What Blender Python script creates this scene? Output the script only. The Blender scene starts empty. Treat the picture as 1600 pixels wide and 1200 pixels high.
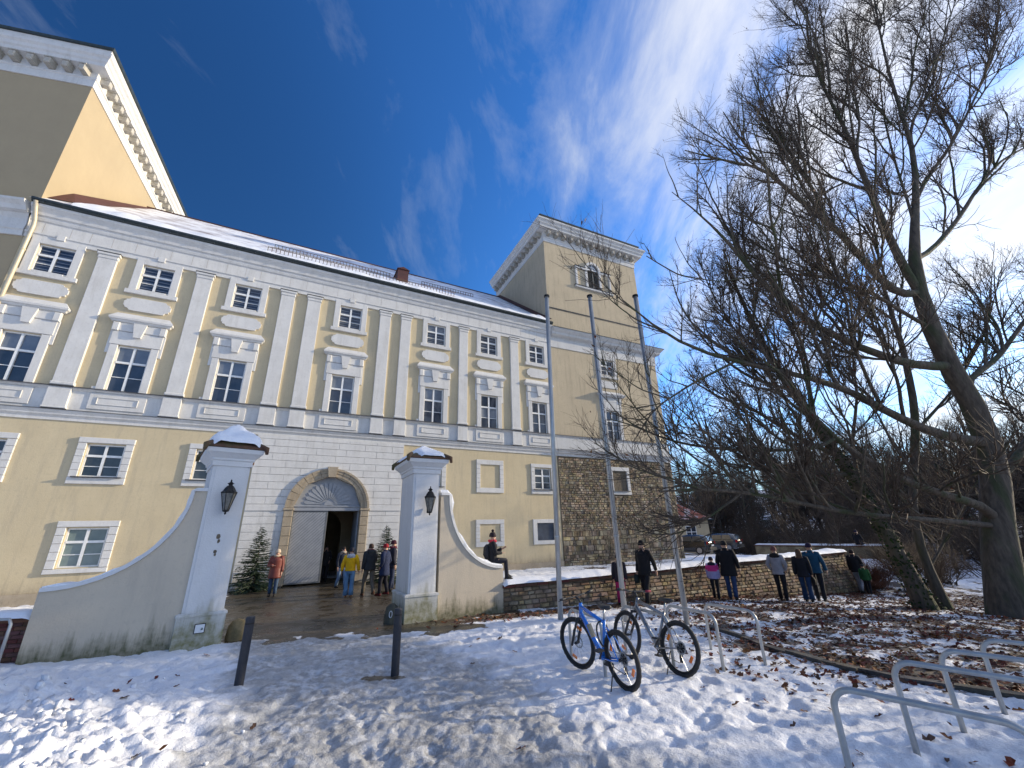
import bpy, math, random
import numpy as np
from math import radians, sin, cos, pi, hypot, tan, atan2, sqrt
from mathutils import Vector, Matrix
random.seed(7)
rs = np.random.RandomState(11)
D = bpy.data
SC = bpy.context.scene
COL = SC.collection

# ---------------------------------------------------------------- camera
FPX, PITCH, ROLL, EYE = 648.0, radians(19.95), radians(-1.59), 1.9
_F = np.array([0, cos(PITCH), sin(PITCH)])
_u = np.array([0, -sin(PITCH), cos(PITCH)])
_x = np.array([1.0, 0, 0])
_X = _x * cos(ROLL) + _u * sin(ROLL)
_U = -_x * sin(ROLL) + _u * cos(ROLL)
cd = D.cameras.new('camera'); cam = D.objects.new('camera', cd); COL.objects.link(cam)
cam.matrix_world = Matrix(((_X[0], _U[0], -_F[0], 0), (_X[1], _U[1], -_F[1], 0), (_X[2], _U[2], -_F[2], EYE), (0, 0, 0, 1)))
cd.sensor_width = 36; cd.lens = FPX / 1600 * 36; cd.clip_start = .05; cd.clip_end = 3000
SC.camera = cam

# ---------------------------------------------------------------- sun and sky
SUN_AZ, SUN_EL = radians(74.9), radians(15.0)
SUNV = Vector((sin(SUN_AZ) * cos(SUN_EL), cos(SUN_AZ) * cos(SUN_EL), sin(SUN_EL)))
ld = D.lights.new('sun', 'SUN'); ld.energy = 3.0; ld.angle = radians(.53); ld.color = (1.0, .85, .62)
lo = D.objects.new('sun', ld); COL.objects.link(lo)
lo.rotation_euler = (-SUNV).to_track_quat('-Z', 'Y').to_euler()
SC.view_settings.view_transform = 'Standard'; SC.view_settings.look = 'None'
SC.view_settings.gamma = 1; SC.view_settings.use_curve_mapping = False
SC.view_settings.exposure = .92
W = D.worlds.new('World'); SC.world = W; W.use_nodes = True
nt = W.node_tree; nt.nodes.clear()

def N(t, kind, **kw):
    n = t.nodes.new(kind)
    for k, v in kw.items():
        if k.startswith('i_'):
            key = k[2:]
            n.inputs[int(key) if key.isdigit() else key.replace('_', ' ')].default_value = v
        else:
            setattr(n, k, v)
    return n

def L(t, a, ao, b, bi):
    t.links.new(a.outputs[ao], b.inputs[bi])

def math_(t, op, a, b=None, clamp=False):
    n = t.nodes.new('ShaderNodeMath'); n.operation = op; n.use_clamp = clamp
    for i, s in enumerate((a, b)):
        if s is None: continue
        if isinstance(s, (int, float)): n.inputs[i].default_value = s
        else: t.links.new(s, n.inputs[i])
    return n.outputs[0]

def ramp(t, src, stops):
    n = t.nodes.new('ShaderNodeValToRGB')
    cr = n.color_ramp
    while len(cr.elements) < len(stops): cr.elements.new(.5)
    for e, (p, c) in zip(cr.elements, stops):
        e.position = p; e.color = (c, c, c, 1) if isinstance(c, (int, float)) else (*c, 1)
    t.links.new(src, n.inputs[0])
    return n.outputs[0]

def mixc(t, fac, a, b):
    n = t.nodes.new('ShaderNodeMix'); n.data_type = 'RGBA'
    for i, s in ((0, fac), (6, a), (7, b)):
        if isinstance(s, (int, float)): n.inputs[i].default_value = s
        elif isinstance(s, tuple): n.inputs[i].default_value = (*s, 1)
        else: t.links.new(s, n.inputs[i])
    return n.outputs[2]

sky = N(nt, 'ShaderNodeTexSky', sky_type='NISHITA', sun_disc=False, sun_elevation=SUN_EL, sun_rotation=SUN_AZ,
        altitude=300, air_density=1.0, dust_density=.6, ozone_density=2.5)
hs = N(nt, 'ShaderNodeHueSaturation'); hs.inputs['Saturation'].default_value = 1.12; hs.inputs['Value'].default_value = 1.0
gm = N(nt, 'ShaderNodeGamma'); gm.inputs[1].default_value = 1.22
L(nt, sky, 0, gm, 0); L(nt, gm, 0, hs, 'Color')
tc = N(nt, 'ShaderNodeTexCoord')
sep = N(nt, 'ShaderNodeSeparateXYZ'); L(nt, tc, 'Generated', sep, 0)
zz = math_(nt, 'ADD', math_(nt, 'MAXIMUM', sep.outputs[2], 0.0), .22)
px = math_(nt, 'DIVIDE', sep.outputs[0], zz); py = math_(nt, 'DIVIDE', sep.outputs[1], zz)
cmb = N(nt, 'ShaderNodeCombineXYZ'); nt.links.new(px, cmb.inputs[0]); nt.links.new(py, cmb.inputs[1])
mp = N(nt, 'ShaderNodeMapping'); mp.inputs['Rotation'].default_value = (0, 0, radians(-28)); mp.inputs['Scale'].default_value = (2.6, 1.0, 1)
L(nt, cmb, 0, mp, 0)
n1 = N(nt, 'ShaderNodeTexNoise'); n1.inputs['Scale'].default_value = 1.7; n1.inputs['Detail'].default_value = 9; n1.inputs['Roughness'].default_value = .62
n1.inputs['Distortion'].default_value = .35
L(nt, mp, 0, n1, 'Vector')
n2 = N(nt, 'ShaderNodeTexNoise'); n2.inputs['Scale'].default_value = .9; n2.inputs['Detail'].default_value = 3
L(nt, cmb, 0, n2, 'Vector')
# cover grows towards the bright side, with an unseen bank behind the camera added for fill light; wisps elsewhere
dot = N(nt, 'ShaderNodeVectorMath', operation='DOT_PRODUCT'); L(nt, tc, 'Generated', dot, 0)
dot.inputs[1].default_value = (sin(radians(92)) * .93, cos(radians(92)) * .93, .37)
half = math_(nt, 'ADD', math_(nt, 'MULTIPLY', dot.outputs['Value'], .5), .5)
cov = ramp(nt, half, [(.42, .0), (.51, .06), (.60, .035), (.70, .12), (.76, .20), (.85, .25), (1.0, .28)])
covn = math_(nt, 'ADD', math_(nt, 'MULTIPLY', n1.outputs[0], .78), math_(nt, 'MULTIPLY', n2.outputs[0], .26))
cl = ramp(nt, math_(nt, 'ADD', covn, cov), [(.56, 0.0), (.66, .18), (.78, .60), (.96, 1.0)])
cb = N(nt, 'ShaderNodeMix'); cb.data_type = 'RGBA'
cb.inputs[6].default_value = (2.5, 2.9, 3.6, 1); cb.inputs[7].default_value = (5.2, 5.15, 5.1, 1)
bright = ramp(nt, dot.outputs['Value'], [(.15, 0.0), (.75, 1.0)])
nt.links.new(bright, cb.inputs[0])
side = ramp(nt, half, [(.2, .27), (.34, .33), (.45, .50), (.56, .80), (.75, 1.0)])
side.node.color_ramp.interpolation = 'B_SPLINE'
mul = N(nt, 'ShaderNodeMix'); mul.data_type = 'RGBA'; mul.blend_type = 'MULTIPLY'; mul.inputs[0].default_value = 1.0
tint = N(nt, 'ShaderNodeMix'); tint.data_type = 'RGBA'; tint.blend_type = 'MULTIPLY'; tint.inputs[0].default_value = 1.0
nt.links.new(side, tint.inputs[6]); tint.inputs[7].default_value = (.74, 1.06, 1.36, 1)
L(nt, hs, 0, mul, 6); nt.links.new(tint.outputs[2], mul.inputs[7])
hz = ramp(nt, sep.outputs[2], [(.0, .75), (.12, .45), (.34, 0.)])
hz.node.color_ramp.interpolation = 'EASE'
skyc = mixc(nt, hz, mul.outputs[2], (2.9, 3.3, 3.9))
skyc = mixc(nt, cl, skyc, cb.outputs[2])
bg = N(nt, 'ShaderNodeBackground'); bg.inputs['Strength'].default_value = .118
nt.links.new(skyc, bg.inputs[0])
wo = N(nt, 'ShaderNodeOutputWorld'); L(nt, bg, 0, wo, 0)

# ---------------------------------------------------------------- picture helpers: a pixel of the 1600x1200 photograph becomes a ray
def ray(px, py):
    return _X * (px - 800) / FPX - _U * (py - 600) / FPX + _F
def atz(px, py, z):
    d = ray(px, py); return d * (z - EYE) / d[2] + np.array([0, 0, EYE])
def atY(px, py, Y):
    d = ray(px, py); return d * Y / d[1] + np.array([0, 0, EYE])

HD = radians(61.8)
P0 = np.array([-9.869, 20.768, 0.0])
UU = np.array([sin(HD), cos(HD)]); NN = np.array([cos(HD), -sin(HD)])
def sw(x, y):
    return (x - P0[0]) * UU[0] + (y - P0[1]) * UU[1], (x - P0[0]) * NN[0] + (y - P0[1]) * NN[1]
def sstep(a, b, v):
    t = np.clip((v - a) / (b - a), 0, 1); return t * t * (3 - 2 * t)

# value noise for the terrain
_perm = np.random.RandomState(3).rand(256, 256)
def vnoise(x, y):
    xi = np.floor(x).astype(int); yi = np.floor(y).astype(int)
    fx = x - xi; fy = y - yi; fx = fx * fx * (3 - 2 * fx); fy = fy * fy * (3 - 2 * fy)
    a = _perm[xi & 255, yi & 255]; b = _perm[(xi + 1) & 255, yi & 255]
    c = _perm[xi & 255, (yi + 1) & 255]; d = _perm[(xi + 1) & 255, (yi + 1) & 255]
    return (a * (1 - fx) + b * fx) * (1 - fy) + (c * (1 - fx) + d * fx) * fy
def fbm(x, y, o=4, g=.5):
    s = 0; a = 1; t = 0
    for i in range(o):
        s = s + a * vnoise(x * 2 ** i + 17.3 * i, y * 2 ** i + 9.1 * i); t += a; a *= g
    return s / t

def G0(x, y):
    """smooth height of the place at x, y"""
    x = np.asarray(x, float); y = np.asarray(y, float)
    s, w = sw(x, y)
    a = x * .9 + y * .44
    outer = -.07 - .022 * np.clip(a - 4.5, 0, 7) - .058 * np.clip(a - 11.5, 0, 10) - .03 * np.clip(a - 21.5, 0, 25)
    r = np.hypot(x, y)
    outer = outer + sstep(62, 170, r) * 15 * sstep(-20, 35, x)
    d = np.hypot(np.clip(s - 30, 0, None), np.clip(w - 9.3, 0, None))
    soft = sstep(0, 6, d)
    wl = 11.28 + .0324 * (s - 4.55)
    sharp = sstep(wl, wl + .1, w)
    k = sstep(21, 24, s)
    t = sharp * (1 - k) + soft * k
    inner = -.05 * (1 - sstep(2, 6, s)) + .0
    return inner * (1 - t) + outer * t
def on_ground(px, py):
    z = -.1
    for _ in range(12):
        p = atz(px, py, z); z = .5 * z + .5 * float(G0(p[0], p[1]))
    return np.array([p[0], p[1], float(G0(p[0], p[1]))])

# ---------------------------------------------------------------- mesh helpers
class MB:
    def __init__(s):
        s.V = []; s.F = []; s.n = 0; s.R = []; s.M = []; s.S = []
    def add(s, v, f, rnd=None, mi=0, smooth=False):
        v = np.asarray(v, float).reshape(-1, 3)
        s.V.append(v)
        for q in f:
            s.F.append([i + s.n for i in q]); s.M.append(mi); s.S.append(smooth)
        s.R.append(np.full(len(v), random.random() if rnd is None else rnd)); s.n += len(v)
    def box(s, x0, x1, y0, y1, z0, z1, **k):
        v = [(x, y, z) for z in (z0, z1) for y in (y0, y1) for x in (x0, x1)]
        s.add(v, [(0, 2, 3, 1), (4, 5, 7, 6), (0, 1, 5, 4), (2, 6, 7, 3), (0, 4, 6, 2), (1, 3, 7, 5)], **k)
    def cbox(s, x0, x1, y0, y1, z0, z1, b=.01, **k):
        """box lying against a wall at y1, its front (y0) edges bevelled by b"""
        v = [(x0, y1, z0), (x1, y1, z0), (x1, y1, z1), (x0, y1, z1), (x0, y0 + b, z0), (x1, y0 + b, z0), (x1, y0 + b, z1), (x0, y0 + b, z1),
             (x0 + b, y0, z0 + b), (x1 - b, y0, z0 + b), (x1 - b, y0, z1 - b), (x0 + b, y0, z1 - b)]
        f = [(8, 9, 10, 11)]
        for i in range(4):
            j = (i + 1) % 4; f += [(4 + i, 4 + j, 8 + j, 8 + i), (i, j, 4 + j, 4 + i)]
        f.append((3, 2, 1, 0)); s.add(v, f, **k)
    def prism(s, poly, y0, y1, **k):
        """polygon (x, z) counter-clockwise seen from -y, extruded from y0 (front) to y1"""
        n = len(poly)
        v = [(x, y0, z) for x, z in poly] + [(x, y1, z) for x, z in poly]
        f = [tuple(range(n)), tuple(range(2 * n - 1, n - 1, -1))]
        for i in range(n):
            j = (i + 1) % n; f.append((j, i, n + i, n + j))
        s.add(v, f, **k)
    def vprism(s, poly, z0, z1, **k):
        n = len(poly)
        v = [(x, y, z0) for x, y in poly] + [(x, y, z1) for x, y in poly]
        f = [tuple(range(n - 1, -1, -1)), tuple(range(n, 2 * n))]
        for i in range(n):
            j = (i + 1) % n; f.append((i, j, n + j, n + i))
        s.add(v, f, **k)
    def tube(s, pts, rad, n=8, caps=True, squash=None, **k):
        pts = np.asarray(pts, float); m = len(pts)
        rad = np.full(m, rad) if np.isscalar(rad) else np.asarray(rad, float)
        T = np.gradient(pts, axis=0); T /= np.linalg.norm(T, axis=1)[:, None] + 1e-12
        up = np.array([0, 0, 1.0]) if abs(T[0][2]) < .9 else np.array([1.0, 0, 0])
        A = np.cross(T[0], up); A /= np.linalg.norm(A)
        V = []; an = np.arange(n) * 2 * pi / n
        for i in range(m):
            A = A - T[i] * (A @ T[i]); A /= np.linalg.norm(A); B = np.cross(T[i], A)
            V.append(pts[i] + rad[i] * (np.cos(an)[:, None] * A + np.sin(an)[:, None] * B))
        f = []
        for i in range(m - 1):
            for j in range(n):
                q = (j + 1) % n; f.append((i * n + j, i * n + q, (i + 1) * n + q, (i + 1) * n + j))
        if caps: f += [tuple(range(n - 1, -1, -1)), tuple((m - 1) * n + j for j in range(n))]
        k.setdefault('smooth', True)
        s.add(np.concatenate(V), f, **k)
    def lathe(s, prof, n=16, c=(0, 0, 0), **k):
        """profile of (r, z) about z"""
        an = np.arange(n) * 2 * pi / n; V = []
        for r, z in prof: V.append(np.stack([c[0] + r * np.cos(an), c[1] + r * np.sin(an), np.full(n, c[2] + z)], 1))
        m = len(prof); f = []
        for i in range(m - 1):
            for j in range(n):
                q = (j + 1) % n; f.append((i * n + j, i * n + q, (i + 1) * n + q, (i + 1) * n + j))
        f += [tuple(range(n - 1, -1, -1)), tuple((m - 1) * n + j for j in range(n))]
        s.add(np.concatenate(V), f, **k)
    def loft(s, rings, **k):
        """rings: list of (cx, cy, z, rx, ry); closed elliptic loft"""
        n = k.pop('n', 12); an = np.arange(n) * 2 * pi / n
        V = [np.stack([cx + rx * np.cos(an), cy + ry * np.sin(an), np.full(n, z)], 1) for cx, cy, z, rx, ry in rings]
        m = len(rings); f = []
        for i in range(m - 1):
            for j in range(n):
                q = (j + 1) % n; f.append((i * n + j, i * n + q, (i + 1) * n + q, (i + 1) * n + j))
        f += [tuple(range(n - 1, -1, -1)), tuple((m - 1) * n + j for j in range(n))]
        k.setdefault('smooth', True)
        s.add(np.concatenate(V), f, **k)
    def sweep(s, path, prof, closed=False, **k):
        """profile (out, z) carried along an XY path with mitred corners; out is to the right of travel"""
        P = [np.array(p, float) for p in path]; n = len(P); offs = []
        for i in range(n):
            if closed or 0 < i < n - 1:
                a = P[i] - P[i - 1]; b = P[(i + 1) % n] - P[i]
            elif i == 0: a = b = P[1] - P[0]
            else: a = b = P[i] - P[i - 1]
            a = a / np.linalg.norm(a); b = b / np.linalg.norm(b)
            na = np.array([a[1], -a[0]]); nb = np.array([b[1], -b[0]])
            m = na + nb; m /= np.linalg.norm(m); offs.append(m / max(.3, m @ na))
        V = []; m = len(prof)
        for p, o in zip(P, offs):
            for out, z in prof: V.append((p[0] + o[0] * out, p[1] + o[1] * out, z))
        f = []; rng = n if closed else n - 1
        for i in range(rng):
            j = (i + 1) % n
            for q in range(m - 1): f.append((i * m + q, j * m + q, j * m + q + 1, i * m + q + 1))
        if not closed: f += [tuple(range(m)), tuple((n - 1) * m + q for q in range(m - 1, -1, -1))]
        s.add(V, f, **k)
    def mesh(s, name, mats):
        me = D.meshes.new(name)
        V = np.concatenate(s.V) if s.V else np.zeros((0, 3))
        me.from_pydata(V.tolist(), [], s.F)
        for m in mats if isinstance(mats, (list, tuple)) else [mats]: me.materials.append(m)
        me.polygons.foreach_set('material_index', s.M); me.polygons.foreach_set('use_smooth', s.S)
        at = me.attributes.new('rnd', 'FLOAT', 'POINT'); at.data.foreach_set('value', np.concatenate(s.R))
        me.update(); return me
    def build(s, name, mats, parent=None, **k):
        return link(name, s.mesh(name, mats), parent, **k)

def link(name, data, parent=None, loc=None, rot=None, kind=None, label=None, cat=None, group=None):
    o = D.objects.new(name, data); COL.objects.link(o)
    if parent is not None: o.parent = parent
    if loc is not None: o.location = loc
    if rot is not None: o.rotation_euler = rot
    if kind: o['kind'] = kind
    if label: o['label'] = label
    if cat: o['category'] = cat
    if group: o['group'] = group
    return o
def thing(name, label, cat, loc=(0, 0, 0), rz=0, group=None, rot=None):
    return link(name, None, None, loc, rot or (0, 0, rz), None, label, cat, group)
def copy_tree(o, parent=None, **k):
    c = o.copy(); COL.objects.link(c); c.parent = parent
    for ch in [x for x in o.children]: copy_tree(ch, c)
    for a, b in k.items():
        if a in ('label', 'category', 'group'): c[a] = b
        else: setattr(c, a, b)
    return c
def fast_mesh(name, V, Q, mats, T=None, rnd=None, smooth=True):
    """large mesh from arrays of quads and/or triangles"""
    me = D.meshes.new(name); me.vertices.add(len(V)); me.vertices.foreach_set('co', np.asarray(V, np.float32).ravel())
    parts = []; st = []; pos = 0
    for A, k in ((Q, 4), (T, 3)):
        if A is None or len(A) == 0: continue
        parts.append(np.asarray(A, np.int32).ravel()); st.append(pos + np.arange(len(A)) * k); pos += len(A) * k
    lv = np.concatenate(parts); ls = np.concatenate(st)
    me.loops.add(len(lv)); me.loops.foreach_set('vertex_index', lv)
    me.polygons.add(len(ls)); me.polygons.foreach_set('loop_start', ls.astype(np.int32))
    me.polygons.foreach_set('use_smooth', np.full(len(ls), smooth))
    for m in mats if isinstance(mats, (list, tuple)) else [mats]: me.materials.append(m)
    if rnd is not None:
        at = me.attributes.new('rnd', 'FLOAT', 'POINT'); at.data.foreach_set('value', np.asarray(rnd, np.float32))
    me.update(calc_edges=True); me.validate(); return me

# ---------------------------------------------------------------- materials
def mat(name, c1, c2=None, scale=3., rough=.8, metal=0., bump=0., bscale=None, c3=None, vary=0., detail=6., coat=0., spec=.5, stretch=(1, 1, 1), lo=.35, hi=.65, rvar=0., coords='Object'):
    m = D.materials.new(name); m.use_nodes = True; t = m.node_tree; b = t.nodes['Principled BSDF']
    b.inputs['Roughness'].default_value = rough; b.inputs['Metallic'].default_value = metal
    b.inputs['Specular IOR Level'].default_value = spec; b.inputs['Coat Weight'].default_value = coat
    tc = N(t, 'ShaderNodeTexCoord'); mp = N(t, 'ShaderNodeMapping'); mp.inputs['Scale'].default_value = stretch
    L(t, tc, coords, mp, 0)
    n = N(t, 'ShaderNodeTexNoise'); n.inputs['Scale'].default_value = scale; n.inputs['Detail'].default_value = detail; n.inputs['Roughness'].default_value = .6
    L(t, mp, 0, n, 'Vector')
    col = mixc(t, ramp(t, n.outputs[0], [(lo, 0.), (hi, 1.)]), c1, c2 or c1)
    if c3:
        n3 = N(t, 'ShaderNodeTexNoise'); n3.inputs['Scale'].default_value = scale * .23; n3.inputs['Detail'].default_value = 8
        L(t, mp, 0, n3, 'Vector')
        col = mixc(t, ramp(t, n3.outputs[0], [(.48, 0.), (.62, 1.)]), col, c3)
    if vary:
        at = N(t, 'ShaderNodeAttribute'); at.attribute_name = 'rnd'
        oi = N(t, 'ShaderNodeObjectInfo')
        r = math_(t, 'FRACT', math_(t, 'ADD', at.outputs['Fac'], oi.outputs['Random']))
        hsv = N(t, 'ShaderNodeHueSaturation')
        t.links.new(math_(t, 'ADD', math_(t, 'MULTIPLY', r, vary * 2), 1 - vary), hsv.inputs['Value'])
        t.links.new(math_(t, 'ADD', math_(t, 'MULTIPLY', math_(t, 'FRACT', math_(t, 'MULTIPLY', r, 7.3)), .05), .475), hsv.inputs['Hue'])
        t.links.new(math_(t, 'ADD', math_(t, 'MULTIPLY', math_(t, 'FRACT', math_(t, 'MULTIPLY', r, 13.7)), .5), .72), hsv.inputs['Saturation'])
        t.links.new(col, hsv.inputs['Color']); col = hsv.outputs[0]
    t.links.new(col, b.inputs['Base Color'])
    if rvar: t.links.new(math_(t, 'ADD', math_(t, 'MULTIPLY', n.outputs[0], rvar), rough - rvar / 2, True), b.inputs['Roughness'])
    if bump:
        nb = N(t, 'ShaderNodeTexNoise'); nb.inputs['Scale'].default_value = bscale or scale * 6; nb.inputs['Detail'].default_value = 8
        L(t, mp, 0, nb, 'Vector')
        bp = N(t, 'ShaderNodeBump'); bp.inputs['Strength'].default_value = bump; bp.inputs['Distance'].default_value = .02
        L(t, nb, 0, bp, 'Height'); L(t, bp, 0, b, 'Normal')
    return m

def weathered(name, c1, c2, stain, rough=.88, scale=.9, bump=.45, bscale=30, low=None, amt=1.35, z_low=(.15, .9)):
    """rendered masonry: broad patches, vertical run marks and, near the ground, moss or damp"""
    m = D.materials.new(name); m.use_nodes = True; t = m.node_tree; b = t.nodes['Principled BSDF']
    b.inputs['Roughness'].default_value = rough; b.inputs['Specular IOR Level'].default_value = .25
    tc = N(t, 'ShaderNodeTexCoord')
    n = N(t, 'ShaderNodeTexNoise'); n.inputs['Scale'].default_value = scale; n.inputs['Detail'].default_value = 9; n.inputs['Roughness'].default_value = .65; L(t, tc, 'Object', n, 'Vector')
    col = mixc(t, ramp(t, n.outputs[0], [(.32, 0.), (.68, 1.)]), c1, c2)
    mp = N(t, 'ShaderNodeMapping'); mp.inputs['Scale'].default_value = (2.2, 2.2, .28); L(t, tc, 'Object', mp, 0)
    n2 = N(t, 'ShaderNodeTexNoise'); n2.inputs['Scale'].default_value = 1.6; n2.inputs['Detail'].default_value = 7; n2.inputs['Roughness'].default_value = .7; L(t, mp, 0, n2, 'Vector')
    col = mixc(t, math_(t, 'MULTIPLY', ramp(t, n2.outputs[0], [(.5, 0.), (.75, 1.)]), .55 * amt), col, stain)
    n4 = N(t, 'ShaderNodeTexNoise'); n4.inputs['Scale'].default_value = 11; n4.inputs['Detail'].default_value = 5; L(t, tc, 'Object', n4, 'Vector')
    col = mixc(t, math_(t, 'MULTIPLY', ramp(t, n4.outputs[0], [(.55, 0.), (.72, 1.)]), .3 * amt), col, stain)
    if low:
        sp = N(t, 'ShaderNodeSeparateXYZ'); L(t, tc, 'Object', sp, 0)
        h = math_(t, 'ADD', sp.outputs[2], math_(t, 'MULTIPLY', math_(t, 'SUBTRACT', n2.outputs[0], .5), -1.3))
        f = ramp(t, math_(t, 'DIVIDE', h, 2.0), [(z_low[0] / 2, 1.), (z_low[1] / 2, 0.)])
        col = mixc(t, math_(t, 'MULTIPLY', f, math_(t, 'ADD', n4.outputs[0], .3), True), col, low)
    t.links.new(col, b.inputs['Base Color'])
    nb = N(t, 'ShaderNodeTexNoise'); nb.inputs['Scale'].default_value = bscale; nb.inputs['Detail'].default_value = 6; L(t, tc, 'Object', nb, 'Vector')
    hb = math_(t, 'ADD', math_(t, 'MULTIPLY', nb.outputs[0], .5), math_(t, 'MULTIPLY', n.outputs[0], 1.5))
    bp = N(t, 'ShaderNodeBump'); bp.inputs['Strength'].default_value = bump; bp.inputs['Distance'].default_value = .02
    t.links.new(hb, bp.inputs['Height']); L(t, bp, 0, b, 'Normal')
    return m

M = {}
M['yellow'] = weathered('yellow_plaster', (.59, .495, .325), (.53, .44, .285), (.41, .35, .25), low=(.33, .27, .19), z_low=(.2, .8))
M['warm_yellow'] = weathered('warm_yellow_plaster', (.395, .315, .20), (.365, .29, .185), (.33, .265, .17), scale=.7, amt=.5)
M['tower_yellow'] = weathered('pale_ochre_plaster', (.56, .465, .32), (.47, .39, .27), (.34, .28, .20), scale=.55, amt=1.5)
M['white'] = weathered('white_plaster', (.665, .655, .63), (.585, .575, .555), (.45, .435, .40), scale=1.4, low=(.36, .33, .27), z_low=(.1, .7), amt=1.1)
M['pillar'] = weathered('pillar_white_plaster', (.68, .68, .675), (.62, .62, .615), (.46, .45, .42), scale=1.2, amt=.5, low=(.20, .19, .09), z_low=(.15, .7))
M['wallplaster'] = weathered('gate_wall_plaster', (.60, .52, .40), (.53, .46, .36), (.38, .34, .28), scale=.9, amt=.8, low=(.10, .10, .05), z_low=(.0, .36))
M['trim'] = weathered('tan_stone', (.42, .35, .26), (.34, .28, .20), (.22, .18, .13), scale=3)
M['sash'] = mat('white_window_paint', (.80, .80, .78), (.72, .72, .70), rough=.45, scale=8)
M['lead'] = mat('dark_metal_flashing', (.055, .055, .06), (.09, .085, .08), rough=.5, metal=.4, scale=4)
M['gutter'] = mat('dark_green_gutter', (.035, .045, .045), (.06, .07, .07), rough=.4, metal=.5, scale=5)
M['pipe'] = mat('pale_downpipe', (.62, .54, .38), (.52, .45, .33), rough=.5, metal=.2)
M['roofred'] = mat('oxide_red_flashing', (.06, .02, .016), (.09, .028, .022), rough=.6, scale=4)
M['doorgrey'] = mat('grey_door_paint', (.31, .325, .35), (.25, .265, .29), rough=.55, scale=3, bump=.1)
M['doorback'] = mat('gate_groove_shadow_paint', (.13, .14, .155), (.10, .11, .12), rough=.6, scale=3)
M['dark'] = mat('dark_interior', (.03, .027, .022), (.05, .045, .035), rough=.9)
M['passage'] = mat('passage_plaster', (.50, .40, .26), (.40, .32, .20), rough=.9, scale=1.5)
M['iron'] = mat('black_iron', (.012, .012, .013), (.03, .028, .026), rough=.45, metal=.6, scale=20)
M['steel'] = mat('brushed_steel', (.52, .52, .50), (.40, .40, .39), rough=.42, metal=.55, scale=9, rvar=.25, stretch=(1, 1, .3), bump=.05)
M['bollard'] = mat('anthracite_powder_coat', (.018, .02, .028), (.03, .032, .042), rough=.5, metal=.1, scale=12)
M['rust'] = mat('rusted_sheet_and_moss', (.07, .035, .022), (.14, .07, .035), c3=(.09, .08, .03), rough=.8, scale=9, bump=.5)
M['stone'] = mat('field_stone', (.25, .195, .125), (.15, .115, .075), c3=(.36, .29, .19), rough=.92, scale=7, bump=.8, bscale=25, vary=.42)
M['stone2'] = mat('garden_wall_stone', (.27, .195, .125), (.17, .12, .08), c3=(.34, .26, .17), rough=.92, scale=9, bump=.8, bscale=35, vary=.35)
M['mortar'] = mat('lime_mortar', (.17, .135, .095), (.11, .09, .065), rough=.95, scale=8, bump=.5)
M['brickcap'] = mat('red_coping_brick', (.13, .055, .04), (.09, .04, .03), rough=.85, scale=9, vary=.2)
M['kerb'] = mat('kerb_granite', (.12, .105, .09), (.07, .06, .05), rough=.85, scale=12, bump=.6, vary=.25)
M['guard'] = mat('guard_stone', (.22, .17, .09), (.12, .10, .05), rough=.9, scale=7, bump=.8)
M['guard_dark'] = mat('mossy_guard_stone', (.05, .05, .04), (.09, .085, .06), rough=.8, scale=7, bump=.8)
M['plaque'] = mat('white_enamel', (.72, .74, .76), (.66, .68, .7), rough=.3)
M['green_logo'] = mat('grey_green_print', (.16, .22, .20), rough=.5)

def glass_mat(name, c1, c2, rough=.04, scale=1.2, spec=.5):
    return mat(name, c1, c2, rough=rough, scale=scale, spec=spec, coat=.3, bump=.02, bscale=2)
M['glass'] = glass_mat('dark_window_glass', (.018, .024, .036), (.045, .055, .075))
M['glass_curtain'] = glass_mat('glass_before_grey_blind', (.17, .19, .22), (.12, .14, .17), scale=2)
M['glass_green'] = glass_mat('glass_before_pale_curtain', (.20, .25, .24), (.15, .20, .19), scale=3)
M['glass_warm'] = glass_mat('window_glass_with_faint_reflection', (.06, .065, .07), (.025, .03, .04), scale=1.6)
M['slat'] = mat('window_slats', (.16, .19, .24), (.11, .13, .17), rough=.6)
M['louvre'] = mat('grey_louvre', (.22, .22, .20), (.15, .15, .14), rough=.7, scale=6)

def snow_mat(name, dirt=.0, under=None, cover=(.40, .52), scale=1.1, fine=30):
    m = D.materials.new(name); m.use_nodes = True; t = m.node_tree; b = t.nodes['Principled BSDF']
    tc = N(t, 'ShaderNodeTexCoord')
    n = N(t, 'ShaderNodeTexNoise'); n.inputs['Scale'].default_value = scale; n.inputs['Detail'].default_value = 10; n.inputs['Roughness'].default_value = .68; L(t, tc, 'Object', n, 'Vector')
    n2 = N(t, 'ShaderNodeTexNoise'); n2.inputs['Scale'].default_value = fine; n2.inputs['Detail'].default_value = 6; L(t, tc, 'Object', n2, 'Vector')
    col = mixc(t, ramp(t, n2.outputs[0], [(.3, 0.), (.7, 1.)]), (.80, .82, .86), (.86, .87, .90))
    if dirt: col = mixc(t, math_(t, 'MULTIPLY', ramp(t, n.outputs[0], [(.5, 0.), (.7, 1.)]), dirt), col, (.42, .38, .33))
    b.inputs['Roughness'].default_value = .55
    if under:
        f = ramp(t, n.outputs[0], [(cover[0], 0.), (cover[1], 1.)])
        col = mixc(t, f, under, col)
    t.links.new(col, b.inputs['Base Color'])
    bp = N(t, 'ShaderNodeBump'); bp.inputs['Strength'].default_value = .5; bp.inputs['Distance'].default_value = .03
    t.links.new(math_(t, 'ADD', n2.outputs[0], n.outputs[0]), bp.inputs['Height']); L(t, bp, 0, b, 'Normal')
    return m
M['snow'] = snow_mat('snow')
M['snow_dirty'] = snow_mat('old_snow', dirt=.4, scale=3)
M['roof'] = snow_mat('snow_dusted_roof', under=(.27, .215, .21), cover=(.30, .54), scale=.9, fine=12)
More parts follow.
